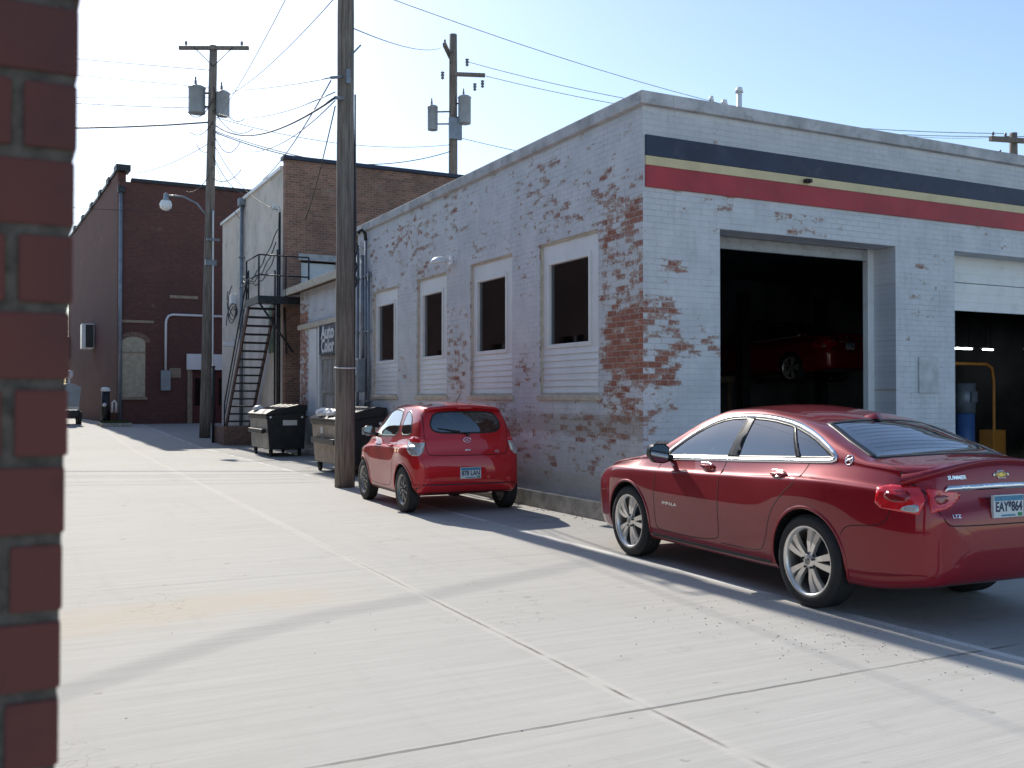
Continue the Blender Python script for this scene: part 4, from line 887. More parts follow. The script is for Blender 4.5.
class Car:
    """x lateral, y forward measured from the rear bumper (s) minus the rear axle, z up"""
    def __init__(c, spec):
        c.__dict__.update(spec)
        for k in ('ZT', 'ZB', 'W', 'Z6', 'Z5', 'CR', 'IN'): c.__dict__[k] = pchip(c.__dict__[k])
    def section(c, s):
        zt, zb, W = c.ZT(s), c.ZB(s), c.W(s); z5, z6 = c.Z5(s), c.Z6(s); cr, inn = c.CR(s), c.IN(s)
        lo = lambda z, i: smax(z, zb+.022*i, .03); hi = lambda z, i: smin(z, zt-.010*i, .04)
        f = lambda z, i: hi(lo(z, i), 9-i)
        z8n = zt-cr; z6e = f(z6, 5); z8 = max(z8n, z6e+.004)
        y6 = W-inn; y8 = y6-.015-(z8-z6e)*c.LEAN; y7 = (y6+y8)/2+.012+(z8-z6e)*.035; z7 = (z6e+z8)/2
        g = c.haunch(s) if c.haunch else 0
        pts = [(0, zb), (W-.16, zb), (W-.06, lo(zb+.015, .6)), (W-.028, f(zb+.10, 1.5)), (W-.010+c.low(s), f(c.ZL, 2)), (W, f(c.ZM, 3)), (W-.012+g, f((c.ZM+z5)/2+.02, 3.6)), (W-.028+g, f(z5, 4.2)), (W-.060+g*.5, f(z5+.035, 4.6)),
               (y6, z6e), (y7, z7), (y8, z8), (y8*.72, zt-cr*.42), (y8*.36, zt-cr*.09), (0, zt)]
        return pts
    def ring(c, s, sub=5):
        p = c.section(s); out = []
        e = [(-p[1][0], p[1][1])]+p+[(-p[-2][0], p[-2][1])]
        for i in range(1, len(e)-2):
            a, b, d, g = e[i-1], e[i], e[i+1], e[i+2]
            for k in range(sub):
                t = k/sub; q = []
                for j in (0, 1):
                    m0, m1 = (d[j]-a[j])*.42, (g[j]-b[j])*.42
                    q.append((2*t**3-3*t*t+1)*b[j]+(t**3-2*t*t+t)*m0+(-2*t**3+3*t*t)*d[j]+(t**3-t*t)*m1)
                out.append((max(0, q[0]) if i > 1 or k else 0, q[1]))
        out.append(p[-1]); return out
    def stations(c):
        L = c.L; st = []; x = 0
        while x < L:
            st.append(x); dx = .006 if x < .03 else .014 if x < .2 else .035
            if x > L-.22: dx = .014
            if x > L-.035: dx = .006
            x += dx
        st.append(L); return st
    def surface(c):
        vs, fs = [], []; n = None
        for s in c.stations():
            r = c.ring(s); full = [(x, z) for x, z in r]+[(-x, z) for x, z in r[-2:0:-1]]; n = len(full)
            vs += [(x, s-c.SA, z) for x, z in full]
        m = len(vs)//n
        fs = [(i*n+k, i*n+(k+1) % n, (i+1)*n+(k+1) % n, (i+1)*n+k) for i in range(m-1) for k in range(n)]
        fs += [list(range(n)), list(range((m-1)*n, m*n))[::-1]]
        return vs, fs
    def make_base(c, name, mat):
        me = bpy.data.meshes.new(name); vs, fs = c.surface(); me.from_pydata(vs, [], fs)
        bm = bmesh.new(); bm.from_mesh(me); bmesh.ops.recalc_face_normals(bm, faces=bm.faces); bm.normal_update()
        bmt = bm.copy(); bmesh.ops.triangulate(bmt, faces=bmt.faces); bmt.normal_update(); bmt.verts.ensure_lookup_table(); bmt.faces.ensure_lookup_table()
        c.bvh = BVHTree.FromBMesh(bmt); c.tri = [[v.index for v in f.verts] for f in bmt.faces]; c.co = [v.co.copy() for v in bmt.verts]; c.nr = [v.normal.copy() for v in bmt.verts]
        bm.to_mesh(me); bm.free(); bmt.free(); me.materials.append(mat); me.materials.append(M['headliner']); me.materials.append(M['blackplastic'])
        c.body = bpy.data.objects.new(name, me); COL.objects.link(c.body); ORG[c.body] = Vector((0, 0, 0)); return c.body
    def normal_at(c, idx, loc):
        a, b, d = c.tri[idx]
        try: n = barycentric_transform(loc, c.co[a], c.co[b], c.co[d], c.nr[a], c.nr[b], c.nr[d])
        except Exception: n = c.nr[a]
        return n.normalized() if n.length > 1e-6 else c.nr[a]
    def cut(c, mbs):
        cutters = []
        for mb, mi in mbs:
            mb.m = [mi]*len(mb.f); o = mb.build('tmp_cut', [M['headliner'], M['headliner'], M['blackplastic']]); cutters.append(o); o.parent = c.body.parent
            md = c.body.modifiers.new('b', 'BOOLEAN'); md.operation = 'DIFFERENCE'; md.object = o; md.solver = 'MANIFOLD'
        bpy.context.view_layer.update()
        me = bpy.data.meshes.new_from_object(c.body.evaluated_get(bpy.context.evaluated_depsgraph_get()))
        c.body.modifiers.clear(); old = c.body.data; c.body.data = me; bpy.data.meshes.remove(old)
        for o in cutters: bpy.data.objects.remove(o)
        bm = bmesh.new(); bm.from_mesh(me); bmesh.ops.triangulate(bm, faces=[f for f in bm.faces if len(f.verts) > 4]); bm.to_mesh(me); bm.free()
        nl = [None]*len(me.loops)
        for p in me.polygons:
            for li in p.loop_indices:
                v = me.vertices[me.loops[li].vertex_index].co; r = c.bvh.find_nearest(v); n = p.normal
                if r[0] is not None and r[3] < .0015:
                    q = c.normal_at(r[2], r[0])
                    if q.dot(p.normal) > .55: n = q
                nl[li] = n.copy()
            p.use_smooth = True
        me.normals_split_custom_set(nl)
    # projectors: 2-D feature coordinates -> ray
    def ray(c, view, a, b):
        if view == 'L': return Vector((-3, a-c.SA, b)), Vector((1, 0, 0))
        if view == 'R': return Vector((3, a-c.SA, b)), Vector((-1, 0, 0))
        if view == 'B': return Vector((a, -3-c.SA, b)), Vector((0, 1, 0))
        if view == 'F': return Vector((a, c.L+3, b)), Vector((0, -1, 0))
        if view == 'T': return Vector((a, b-c.SA, 4)), Vector((0, 0, -1))
        if view == 'C':   # wrap round the tail: a = angle in degrees, + = right side
            d = Vector((math.sin(R(a)), -math.cos(R(a)), 0)); o = Vector((0, .9-c.SA, b)); return o+d*3, -d
        if view == 'N':
            d = Vector((math.sin(R(a)), math.cos(R(a)), 0)); o = Vector((0, c.L-.9-c.SA, b)); return o+d*3, -d
    def hit(c, view, a, b, off):
        o, d = c.ray(view, a, b); loc, n, idx, _ = c.bvh.ray_cast(o, d)
        if loc is None:
            loc, n, idx, _ = c.bvh.find_nearest(o+d*2.4)
        q = c.normal_at(idx, loc)
        return loc+q*off, q
    def patch(c, name, poly, view, off, mat, parent, g=.03, skirt=.012, gb=None):
        gb = gb or g; ga = g; pts = []
        sa = 60 if view in 'CN' else 1
        for i in range(len(poly)):
            p, q = Vector(poly[i]), Vector(poly[(i+1) % len(poly)]); L = math.hypot((q.x-p.x)/sa, q.y-p.y); n = max(1, int(L/(g*.8)))
            for k in range(n): pts.append(p.lerp(q, k/n))
        nb = len(pts); x0, x1 = min(p.x for p in pts), max(p.x for p in pts); y0, y1 = min(p.y for p in pts), max(p.y for p in pts)
        allp = [Vector((p.x/sa, p.y)) for p in pts]
        def inside(x, y):
            r = False; j = nb-1
            for i in range(nb):
                if (pts[i].y > y) != (pts[j].y > y) and x < (pts[j].x-pts[i].x)*(y-pts[i].y)/(pts[j].y-pts[i].y)+pts[i].x: r = not r
                j = i
            return r
        x = x0+g*sa*.5
        while x < x1:
            y = y0+gb*.5
            while y < y1:
                if inside(x, y) and min(math.hypot((x-p.x)/sa, y-p.y) for p in pts) > g*.35: allp.append(Vector((x/sa, y)))
                y += gb
            x += g*sa
        V, E_, Fc, ov, _, _ = delaunay_2d_cdt(allp, [], [list(range(nb))], 1, 1e-6)
        mb = MB(); hs = [c.hit(view, v.x*sa, v.y, off) for v in V]
        mb.add([h[0] for h in hs], [list(f) for f in Fc], 0, True)
        if skirt:
            from collections import Counter
            ec = Counter(); od = {}
            for f in Fc:
                for i in range(len(f)):
                    a, b = f[i], f[(i+1) % len(f)]; k = (min(a, b), max(a, b)); ec[k] += 1; od[k] = (a, b)
            base = len(hs); idx = {}
            for k, n in ec.items():
                if n == 1:
                    for v in k:
                        if v not in idx: idx[v] = len(mb.v); mb.v.append(tuple(hs[v][0]-hs[v][1]*skirt))
                    a, b = od[k]; mb.f.append([b, a, idx[a], idx[b]]); mb.m.append(0); mb.sm.append(False)
        ob = mb.build(name, mat, parent); 
        return ob
    def ribbon(c, name, line, view, w, off, mat, parent, closed=False, g=.03, skirt=.006, mb=None, out=None):
        sa = 60 if view in 'CN' else 1
        P = [Vector((p[0]/sa, p[1])) for p in line]; Q = []
        n = len(P)
        for i in range(n if closed else n-1):
            a, b = P[i], P[(i+1) % n]; k = max(1, int((b-a).length/g)); Q += [a.lerp(b, t/k) for t in range(k)]
        if not closed: Q.append(P[-1])
        m = len(Q); mb = mb or MB(); L = []; base = len(mb.v)
        for i in range(m):
            a, b = (Q[i-1], Q[(i+1) % m]) if closed else (Q[max(0, i-1)], Q[min(m-1, i+1)])
            t = (b-a).normalized(); nn = Vector((-t.y, t.x))*w/2
            h1 = c.hit(view, (Q[i]+nn).x*sa, (Q[i]+nn).y, off); h2 = c.hit(view, (Q[i]-nn).x*sa, (Q[i]-nn).y, off)
            mb.v += [tuple(h1[0]), tuple(h2[0]), tuple(h1[0]-h1[1]*skirt), tuple(h2[0]-h2[1]*skirt)]
        for i in range(m if closed else m-1):
            a, b = base+4*i, base+4*((i+1) % m)
            for f in ((a, a+1, b+1, b), (a+2, a, b, b+2), (a+1, a+3, b+3, b+1)): mb.f.append(list(f)); mb.m.append(0); mb.sm.append(True)
        if out is False: return mb
        return mb.build(name, mat, parent)

def inset(poly, d):
    n = len(poly); out = []; A = sum(poly[i][0]*poly[(i+1) % n][1]-poly[(i+1) % n][0]*poly[i][1] for i in range(n)); s = 1 if A > 0 else -1
    for i in range(n):
        a, b, c_ = Vector(poly[i-1]), Vector(poly[i]), Vector(poly[(i+1) % n]); t1, t2 = (b-a).normalized(), (c_-b).normalized()
        n1, n2 = Vector((-t1.y, t1.x))*s, Vector((-t2.y, t2.x))*s; m = (n1+n2); m = m/max(.5, m.length_squared)*2
        out.append(tuple(b+m*d))
    return out
def smooth_poly(poly, it=2, keep=()):
    for _ in range(it):
        q = []
        for i in range(len(poly)):
            a, b = Vector(poly[i]), Vector(poly[(i+1) % len(poly)]); q += [tuple(a.lerp(b, .22)), tuple(a.lerp(b, .78))]
        poly = q
    return poly
def smooth_line(P, it=2):
    for _ in range(it):
        q = [P[0]]
        for i in range(len(P)-1):
            a, b = Vector(P[i]), Vector(P[i+1]); q += [tuple(a.lerp(b, .25)), tuple(a.lerp(b, .75))]
        q.append(P[-1]); P = q
    return P

def wheel(root, x, y, side, r, rr, width, nsp, style, rim_mat):
    """side -1: outer face toward -x"""
    o = Vector((x, y, r)); d = Vector((side, 0, 0)); wl = MB(); w = width/2
    prof = [(rr, -w*.95), (rr+.012, -w), (r-.03, -w*.98), (r-.008, -w*.8), (r, -w*.62)]
    for k in range(5):
        h = -w*.55+k*w*.275; prof += [(r, h), (r-.006, h+.004), (r-.006, h+.016), (r, h+.02)]
    prof += [(r, w*.62), (r-.008, w*.82), (r-.03, w*.97), (rr+.05, w*1.0), (rr+.028, w*.985), (rr+.012, w*.99), (rr, w*.93), (rr, -w*.95)]
    tyre = wl.lathe(prof, o, d, 56).build('wheel', M['rubber'], root)
    b = MB(); b.lathe([(rr+.004, -w*.9), (rr-.012, -w*.9), (rr-.02, 0), (rr-.022, w*.75), (rr-.010, w*.90), (rr+.006, w*.96), (rr+.010, w*.90), (rr+.004, w*.8)], o, d, 56)
    u, v = Vector((0, 1, 0)), Vector((0, 0, 1)); dep = w*.86
    def pt(a, rad, h): return o+d*h+(u*math.cos(a)+v*math.sin(a))*rad
    for k in range(nsp):
        a0 = 2*math.pi*k/nsp+math.pi/2+.25
        subs = (-1, 1) if style == 'twin' else (0,)
        for sgn in subs:
            for t0, t1 in ((.0, 1),):
                r0, r1 = rr*.20, rr-.014; hw0, hw1 = (.017, .034) if style == 'twin' else (.014, .02)
                a_in, a_out = a0+sgn*(.16 if style == 'twin' else 0), a0+sgn*(.20 if style == 'twin' else 0)
                pi_, po = pt(a_in, r0, dep-.012), pt(a_out, r1, dep-.016 if style == 'twin' else dep-.02)
                tdir = (po-pi_).normalized(); sd_ = d.cross(tdir).normalized(); mid = pi_.lerp(po, .5)+d*.010
                vs = []
                for p, hw in ((pi_, hw0), (mid, (hw0+hw1)/2), (po, hw1)): vs += [p-sd_*hw-d*.028, p-sd_*hw*.8, p+sd_*hw*.8, p+sd_*hw-d*.028]
                b.add(vs, [(0, 4, 5, 1), (1, 5, 6, 2), (2, 6, 7, 3), (4, 8, 9, 5), (5, 9, 10, 6), (6, 10, 11, 7)], 0)
    b.lathe([(rr*.26, dep-.045), (rr*.26, dep-.018), (rr*.20, dep-.006), (.032, dep), (.001, dep)], o, d, 24)
    rim = b.build('rim', rim_mat, tyre)
    b = MB(); b.lathe([(.001, dep+.006), (.026, dep+.004), (.030, dep-.002)], o, d, 18); b.build('hub_cap', M['alloy_dark'], tyre)
    b = MB(); b.lathe([(rr*.16, dep-.012), (rr*.16, dep-.008), (rr*.28, dep-.014), (rr*.28, dep-.02)], o, d, 24)
    for k in range(5):
        a = 2*math.pi*k/5+.3; b.cyl(pt(a, rr*.22, dep-.012), pt(a, rr*.22, dep+.004), .009, n=6)
    b.build('lug_ring', M['dark_steel'], tyre)
    b = MB(); b.lathe([(.001, -.01), (rr*.72, -.01), (rr*.72, .008), (.001, .008)], o, d, 30); b.build('brake_disc', M['dark_steel'], tyre)
    b = MB(); b.lathe([(.001, -w*.8), (rr-.01, -w*.8)], o, d, 30); b.build('inner_hub', M['blackplastic'], tyre)

def seats(car, root, rows, lat, zb):
    for y in rows:
        for x in lat:
            b = MB(); b.bevbox((x-.24, y-.02, zb), (x+.24, y+.48, zb+.22), .05)
            bm2 = [(y+.02, zb+.2), (y+.16, zb+.2), (y+.02, zb+.78), (y-.10, zb+.78)]
            b.prism(bm2, lambda a, z, t: (t, a, z), x-.22, x+.22); b.bevbox((x-.12, y-.13, zb+.80), (x+.12, y-.02, zb+.96), .03)
            b.build('seat', M['trimgrey'], root)

def plate(car, root, cx, cz, view, chars, w=.305, h=.155, tilt=0):
    o, d = car.ray(view, cx, cz); loc, n = car.hit(view, cx, cz, .004); y0 = loc.y
    for dx in (-w/2, w/2):
        for dz in (-h/2, h/2): y0 = min(y0, car.hit(view, cx+dx, cz+dz, .004)[0].y)
    y0 -= .006
    b = MB(); b.bevbox((cx-w/2, y0-.003, cz-h/2), (cx+w/2, y0+.02, cz+h/2), .0012); pl = b.build('licence_plate', M['plate_white'], root)
    b = MB(); b.box((cx-w/2+.006, y0-.0045, cz+h*.24), (cx+w/2-.006, y0-.003, cz+h/2-.006)); b.build('plate_header', M['plate_blue'], pl)
    b = MB(); b.box((cx-w*.25, y0-.0045, cz-h/2+.008), (cx+w*.22, y0-.003, cz-h/2+.020)); b.build('plate_footer', M['plate_blue'], pl)
    b = MB(); b.box((cx+w*.30, y0-.0045, cz-h/2+.006), (cx+w*.45, y0-.003, cz-h/2+.030)); b.build('sticker', M['plate_green'], pl)
    text_mesh('plate_number', chars, .095, M['plate_ink'], pl, lambda a, b_, hh: (cx+a, y0-.005-hh, cz+b_-.006), .001, .002, width=w*.88)
    return y0

# ---------------------------------------------------------------- sedan
kl = .94
def K(*a): return [(s*kl, v) for s, v in a]
SED = Car(dict(L=5.11*kl, SA=1.17*kl, ZL=.40, ZM=.66, LEAN=.50,
    ZT=K((0, .66), (.012, .76), (.03, .835), (.055, .86), (.075, .90), (.10, 1.06), (.125, 1.135), (.17, 1.158), (.35, 1.156), (.60, 1.172), (.95, 1.285), (1.35, 1.415), (1.8, 1.500), (2.25, 1.535), (2.65, 1.52), (3.0, 1.43), (3.4, 1.24), (3.70, 1.10), (3.9, 1.06), (4.5, .985), (4.85, .87), (5.02, .76), (5.09, .66), (5.11, .60)),
    ZB=K((0, .52), (.015, .40), (.05, .33), (.2, .29), (.6, .24), (2.5, .22), (4.5, .22), (4.9, .25), (5.06, .32), (5.10, .42), (5.11, .50)),
    W=K((0, .42), (.01, .54), (.03, .635), (.07, .71), (.14, .765), (.25, .812), (.42, .852), (.7, .888), (1.1, .908), (2.5, .90), (3.9, .902), (4.35, .885), (4.65, .835), (4.88, .745), (5.02, .62), (5.09, .48), (5.11, .36)),
    Z6=K((0, .93), (.12, .99), (.35, 1.06), (.9, 1.095), (1.3, 1.09), (2.0, 1.055), (2.8, 1.02), (3.7, .985), (4.0, .965), (4.6, .88), (4.95, .76), (5.11, .6)),
    Z5=K((0, .84), (.4, .94), (1.1, .965), (2.0, .93), (3.5, .885), (4.2, .87), (4.8, .77), (5.11, .56)),
    CR=K((0, .03), (.12, .045), (.4, .035), (.7, .04), (1.1, .055), (2.1, .065), (2.9, .055), (3.6, .04), (4.4, .05), (5.11, .03)),
    IN=K((0, .10), (.2, .10), (1.0, .115), (2.5, .105), (3.7, .10), (4.3, .15), (5.11, .12)), low=lambda s: -.012*math.exp(-((s-2.4)/1.2)**2), haunch=lambda s: .022*math.exp(-((s-1.1)/.45)**2)+.012*math.exp(-((s-3.85)/.45)**2)))
_w = SED.W; SED.W = lambda x: _w(x)*.975
c = SED; ysc, kx = kl, 1
def S(poly): return [(s*kl, z) for s, z in poly]
sed_pos = (6.295, 5.60, 0); sed_rz = -R(3.5)
sedan = empty('sedan_car', sed_pos, 'large glossy cherry red sedan with chrome window trim parked nearest the camera', 'car', local=True, rz=sed_rz)
body = c.make_base('body', M['paint_sedan']); body.parent = sedan
WR = .352; arches = [1.17*kl, 4.007*kl]
cut1 = MB()
for s in arches:
    for sd_ in (-1, 1): cut1.cyl((sd_*.62, s-c.SA, WR+.005), (sd_*1.3, s-c.SA, WR+.005), .392, n=56)
cab = MB(); rings = []
for s in [.92, 1.1, 1.4, 1.62, 1.66, 2.2, 2.7, 3.0, 3.35]:
    s *= kl; p = c.section(s); zt = p[-1][1]; W = c.W(s)
    zf = .80 if s < 1.64*kl else .42
    rings.append([(0, zf), (W-.13, zf), (W-.13, .87), (p[9][0]-.075, p[9][1]-.0), (p[10][0]-.06, p[10][1]), (p[11][0]-.055, p[11][1]-.045), (p[12][0], p[12][1]-.045), (0, zt-.045)])
n = 0
for s, r in zip([.92, 1.1, 1.4, 1.62, 1.66, 2.2, 2.7, 3.0, 3.35], rings):
    full = r+[(-x, z) for x, z in r[-2:0:-1]]; n = len(full); cab.v += [(x, s*kl-c.SA, z) for x, z in full]
cab.f = [[i*n+k, i*n+(k+1) % n, (i+1)*n+(k+1) % n, (i+1)*n+k] for i in range(8) for k in range(n)]+[list(range(n)), list(range(8*n, 9*n))[::-1]]; cab.sm = [False]*len(cab.f); cab.m = [0]*len(cab.f)
DLO = S([(3.450, 1.012), (2.990, 1.035), (2.290, 1.062), (1.490, 1.098), (1.010, 1.118), (0.950, 1.14), (1.040, 1.20), (1.290, 1.305), (1.590, 1.385), (1.940, 1.428), (2.290, 1.44), (2.590, 1.425), (2.840, 1.365), (3.090, 1.255), (3.390, 1.075)])
DLO = smooth_poly(DLO, 1)
rear_scr = [(-.50, 1.38*kl), (.50, 1.38*kl), (.60, .98*kl), (.655, .64*kl), (.3, .595*kl), (-.3, .595*kl), (-.655, .64*kl), (-.60, .98*kl)]
wind = [(-.48, 2.86*kl), (.48, 2.86*kl), (.60, 3.25*kl), (.68, 3.60*kl), (.3, 3.66*kl), (-.3, 3.66*kl), (-.68, 3.60*kl), (-.60, 3.25*kl)]
ds = inset(DLO, .022); cw = MB()
for sg_ in (-1, 1): cw.prism(ds, lambda a, z, t: (sg_*t, a-c.SA, z), .35, 1.2)
ct = MB(); ct.prism(inset(rear_scr, .05), lambda a, b_, t: (a, b_-c.SA, t), .98, 1.75); ct.prism(inset(wind, .05), lambda a, b_, t: (a, b_-c.SA, t), .98, 1.75)
c.cut([(cut1, 2), (cab, 1), (cw, 1), (ct, 1)])
# glass, chrome, pillars on both sides
for V in ('L', 'R'):
    gl = c.patch('side_window', DLO, V, .0015, M['glass_car'], sedan, g=.05, skirt=0)
    c.ribbon('chrome_trim', DLO, V, .036, .006, M['satin'], gl, closed=True, g=.04, skirt=.01)
    c.ribbon('window_seal', inset(DLO, .024), V, .020, .0035, M['blackplastic'], gl, closed=True, g=.04)
    c.patch('pillar_cover', S([(2.21, 1.08), (2.39, 1.072), (2.31, 1.425), (2.19, 1.422)]), V, .004, M['pillar_black'], gl, g=.05)
    c.patch('pillar_cover', S([(1.35, 1.11), (1.42, 1.108), (1.62, 1.37), (1.57, 1.355)]), V, .004, M['pillar_black'], gl, g=.05)
    # doors: gaps, handle
    fd = c.ribbon('front_door', smooth_line(S([(2.38, 1.06), (2.38, .85), (2.37, .45), (2.41, .34), (3.40, .33), (3.46, .38), (3.47, .6), (3.46, 1.0)]), 2), V, .007, .0012, M['seam'], sedan)
    rd = c.ribbon('rear_door', smooth_line(S([(2.35, .34), (1.78, .345), (1.70, .42), (1.62, .68), (1.46, .84), (1.28, .95), (1.24, 1.10)]), 2), V, .007, .0012, M['seam'], sedan)
    sx = -1 if V == 'L' else 1
    for dr_, s0 in ((fd, 2.53), (rd, 1.44)):
        pc, pn = c.hit(V, (s0+.1)*kl, .985, .0); b = MB(); y0 = s0*kl-c.SA
        b.tube([(pc.x, y0, .985), (pc.x+sx*.028, y0+.03, .987), (pc.x+sx*.034, y0+.10, .988), (pc.x+sx*.028, y0+.17, .986), (pc.x, y0+.2, .984)], .011, 8); hd = b.build('handle', M['paint_sedan'], dr_)
        c.ribbon('handle_strip', [(s0*kl+.03, .998), (s0*kl+.17, .998)], V, .012, .040, M['chrome'], dr_, skirt=.004)
        c.patch('handle_recess_shade', smooth_poly([(s0*kl+.02, .955), (s0*kl+.17, .955), (s0*kl+.17, 1.012), (s0*kl+.02, 1.012)], 2), V, .0012, M['lens_dark'], dr_, g=.03, skirt=.002)  # flat dark red patch painting the shade of the handle hollow
    c.ribbon('sill_line', S([(3.55, .275), (2.5, .27), (1.65, .275)]), V, .03, .002, M['blackplastic'], sedan)
    c.ribbon('bumper_gap', smooth_line(S([(.36, .965), (.33, .80), (.40, .70), (.72, .68), (.78, .60)]), 2), V, .006, .0012, M['seam'], sedan)
    # wheel arch lips
    for s in arches:
        arc = [(s+.405*math.cos(a), WR+.005+.405*math.sin(a)) for a in [math.pi*(-.06+k/24*1.12) for k in range(25)]]
        c.ribbon('arch_lip', arc, V, .022, .006, M['paint_sedan'], body, g=.05, skirt=.012)
    # mirror
    mx = c.hit(V, 3.32*kl, 1.03, 0)[0]; my = 3.30*kl-c.SA
    mi_ = MB(); mi_.tube([(mx.x, my, 1.015), (mx.x+sx*.10, my+.0, 1.04)], .03, 8, rs=[.035, .025]); 
    prof = [(0, -.085), (.06, -.10), (.15, -.09), (.205, -.03), (.205, .04), (.16, .085), (.05, .085), (.0, .05)]
    fr = []; 
    for j, (k_, yy) in enumerate(((1.0, -.055), (1.02, -.02), (.92, .03), (.62, .075), (.2, .095))):
        fr.append([(mx.x+sx*(.07+.1+(p-.1)*k_), my+yy, 1.075+q*k_) for p, q in prof])
    nn = len(prof); mi_.add([p for f in fr for p in f], [(i*nn+k, i*nn+(k+1) % nn, (i+1)*nn+(k+1) % nn, (i+1)*nn+k) for i in range(4) for k in range(nn)]+[list(range(4*nn, 5*nn))], 0, True)
    mo = mi_.build('mirror', M['blackplastic'], sedan)
    b = MB(); b.add([(x, y-.001, z) for x, y, z in [(mx.x+sx*(.07+.1+(p-.1)*.92), my-.05, 1.075+q*.9) for p, q in prof]]+[(x, y+.02, z) for x, y, z in [(mx.x+sx*(.07+.1+(p-.1)*.99), my-.055, 1.075+q*.99) for p, q in prof]], [list(range(nn))]+[(k, (k+1) % nn, nn+(k+1) % nn, nn+k) for k in range(nn)], 0); b.build('mirror_glass', M['mirror'], mo)
    # lettering on the front door and the emblem on the rear pillar
    yb = 3.42 if V == 'L' else 3.42
    def on_side(a, b_, h, V=V, sx=sx):
        s = (3.18*kl)-(-sx)*0+(a if V == 'R' else -a); p, nrm = c.hit(V, s, .60+b_, .003+max(0, h)); return p
    text_mesh('badge_lettering', 'IMPALA', .042, M['chrome'], fd, on_side, .0015, .0, width=.24)
    em = [(.82*kl+.034*math.cos(a), 1.135+.034*math.sin(a)) for a in [2*math.pi*k/20 for k in range(20)]]
    e1 = c.ribbon('side_emblem', em, V, .007, .004, M['chrome'], sedan, closed=True, g=.02)
    c.ribbon('emblem_figure', [(.82*kl+p*(.026 if V == 'L' else -.026)*1, 1.135+q*.026) for p, q in ((1.1, -.5), (.5, -.1), (.1, .25), (-.4, .3), (-1.1, .75))], V, .010, .004, M['chrome'], e1, g=.01)
    c.ribbon('emblem_figure', [(.82*kl+p*(.026 if V == 'L' else -.026)*1, 1.135+q*.026) for p, q in ((.2, .2), (-.3, -.2), (-.9, -.3))], V, .007, .004, M['chrome'], e1, g=.01)
rs = c.patch('rear_screen', rear_scr, 'T', .0015, M['glass_rear'], sedan, g=.06, skirt=0)
c.ribbon('screen_seal', inset(rear_scr, .028), 'T', .058, .003, M['blackplastic'], rs, closed=True, g=.05)
for k in range(9): c.ribbon('heater_line', [(-.5+.01*k, (.76+.065*k)*kl), (.5-.01*k, (.76+.065*k)*kl)], 'T', .003, .0022, M['blackplastic'], rs, g=.08, skirt=.001)
ws = c.patch('windscreen', wind, 'T', .0015, M['glass_car'], sedan, g=.06, skirt=0)
c.ribbon('screen_seal', inset(wind, .028), 'T', .058, .003, M['blackplastic'], ws, closed=True, g=.05)
b = MB(); p = c.hit('T', 0, 1.42*kl, 0)[0]
b.add([(x*.5, p.y+y, p.z-.008+z) for x, y, z in [(-.07, -.10, 0), (.07, -.10, 0), (.06, .12, 0), (-.06, .12, 0), (-.05, -.07, .045), (.05, -.07, .045), (.02, .06, .025), (-.02, .06, .025)]], [(0, 1, 5, 4), (1, 2, 6, 5), (2, 3, 7, 6), (3, 0, 4, 7), (4, 5, 6, 7)], 0, True); b.build('antenna_fin', M['paint_sedan'], sedan)
# trunk
tr = c.ribbon('trunk_lid', smooth_line([(-.66, .60*kl), (-.70, .45*kl), (-.71, .25*kl)], 1), 'T', .007, .0012, M['seam'], sedan)
c.ribbon('trunk_gap', smooth_line([(.66, .60*kl), (.70, .45*kl), (.71, .25*kl)], 1), 'T', .007, .0012, M['seam'], tr)
c.ribbon('trunk_gap', smooth_line([(-.71, 1.02), (-.66, .93), (-.60, .74), (-.52, .725), (0, .722), (.52, .725), (.60, .74), (.66, .93), (.71, 1.02)], 2), 'B', .008, .0015, M['seam'], tr)
sp_ = MB(); rows = []
for k in range(29):
    a = -50+k*100/28; e = 1-(abs(a)/50)**3*.0
    hgt = 1.148-.135*(abs(a)/50)**2.2
    p1_, n1 = c.hit('C', a, hgt-.035, .001); d_ = Vector((math.sin(R(a)), -math.cos(R(a)), 0))
    top_in = c.hit('T', p1_.x-d_.x*.13, p1_.y-d_.y*.13+c.SA, .001)[0]
    lip = Vector((p1_.x, p1_.y, 0))+d_*(.028); lip.z = hgt+.016*(1-(abs(a)/50)**4)
    rows.append([top_in, top_in.lerp(lip, .6)+Vector((0, 0, .004)), lip, lip+Vector((0, 0, -.014))-d_*.003, p1_-d_*.004])
for r in rows: sp_.v += [tuple(q) for q in r]
sp_.f = [[i*5+k, i*5+k+1, (i+1)*5+k+1, (i+1)*5+k] for i in range(28) for k in range(4)]; sp_.m = [0]*len(sp_.f); sp_.sm = [True]*len(sp_.f)
sp_.build('spoiler_lip', M['paint_sedan'], tr)
plate(c, sedan, -.035, .845, 'B', 'EAY*864', w=.29)
c.patch('chrome_bar', [(-.56, .955), (.56, .955), (.52, .992), (0, 1.0), (-.52, .992)], 'B', .014, M['chrome'], tr, g=.05, skirt=.02)
bt = [(-.075, -.012), (-.035, -.012), (-.030, -.028), (.040, -.028), (.035, -.012), (.075, -.012), (.065, .012), (.030, .012), (.026, .028), (-.036, .028), (-.032, .012), (-.068, .012)]
b1 = c.patch('emblem', [(x*1.05, z*1.05+1.055) for x, z in bt], 'B', .006, M['chrome'], tr, g=.02, skirt=.008)
c.patch('emblem_inlay', [(x*.84, z*.75+1.055) for x, z in bt], 'B', .0085, M['gold'], b1, g=.02, skirt=.003)
def on_rear(cx, cz, C=c):
    def f(a, b_, h): return C.hit('B', cx+a, cz+b_, .003+max(0, h))[0]
    return f
text_mesh('dealer_lettering', 'SUMMER', .036, M['chrome'], tr, on_rear(-.42, 1.045), .001, .001, width=.17)
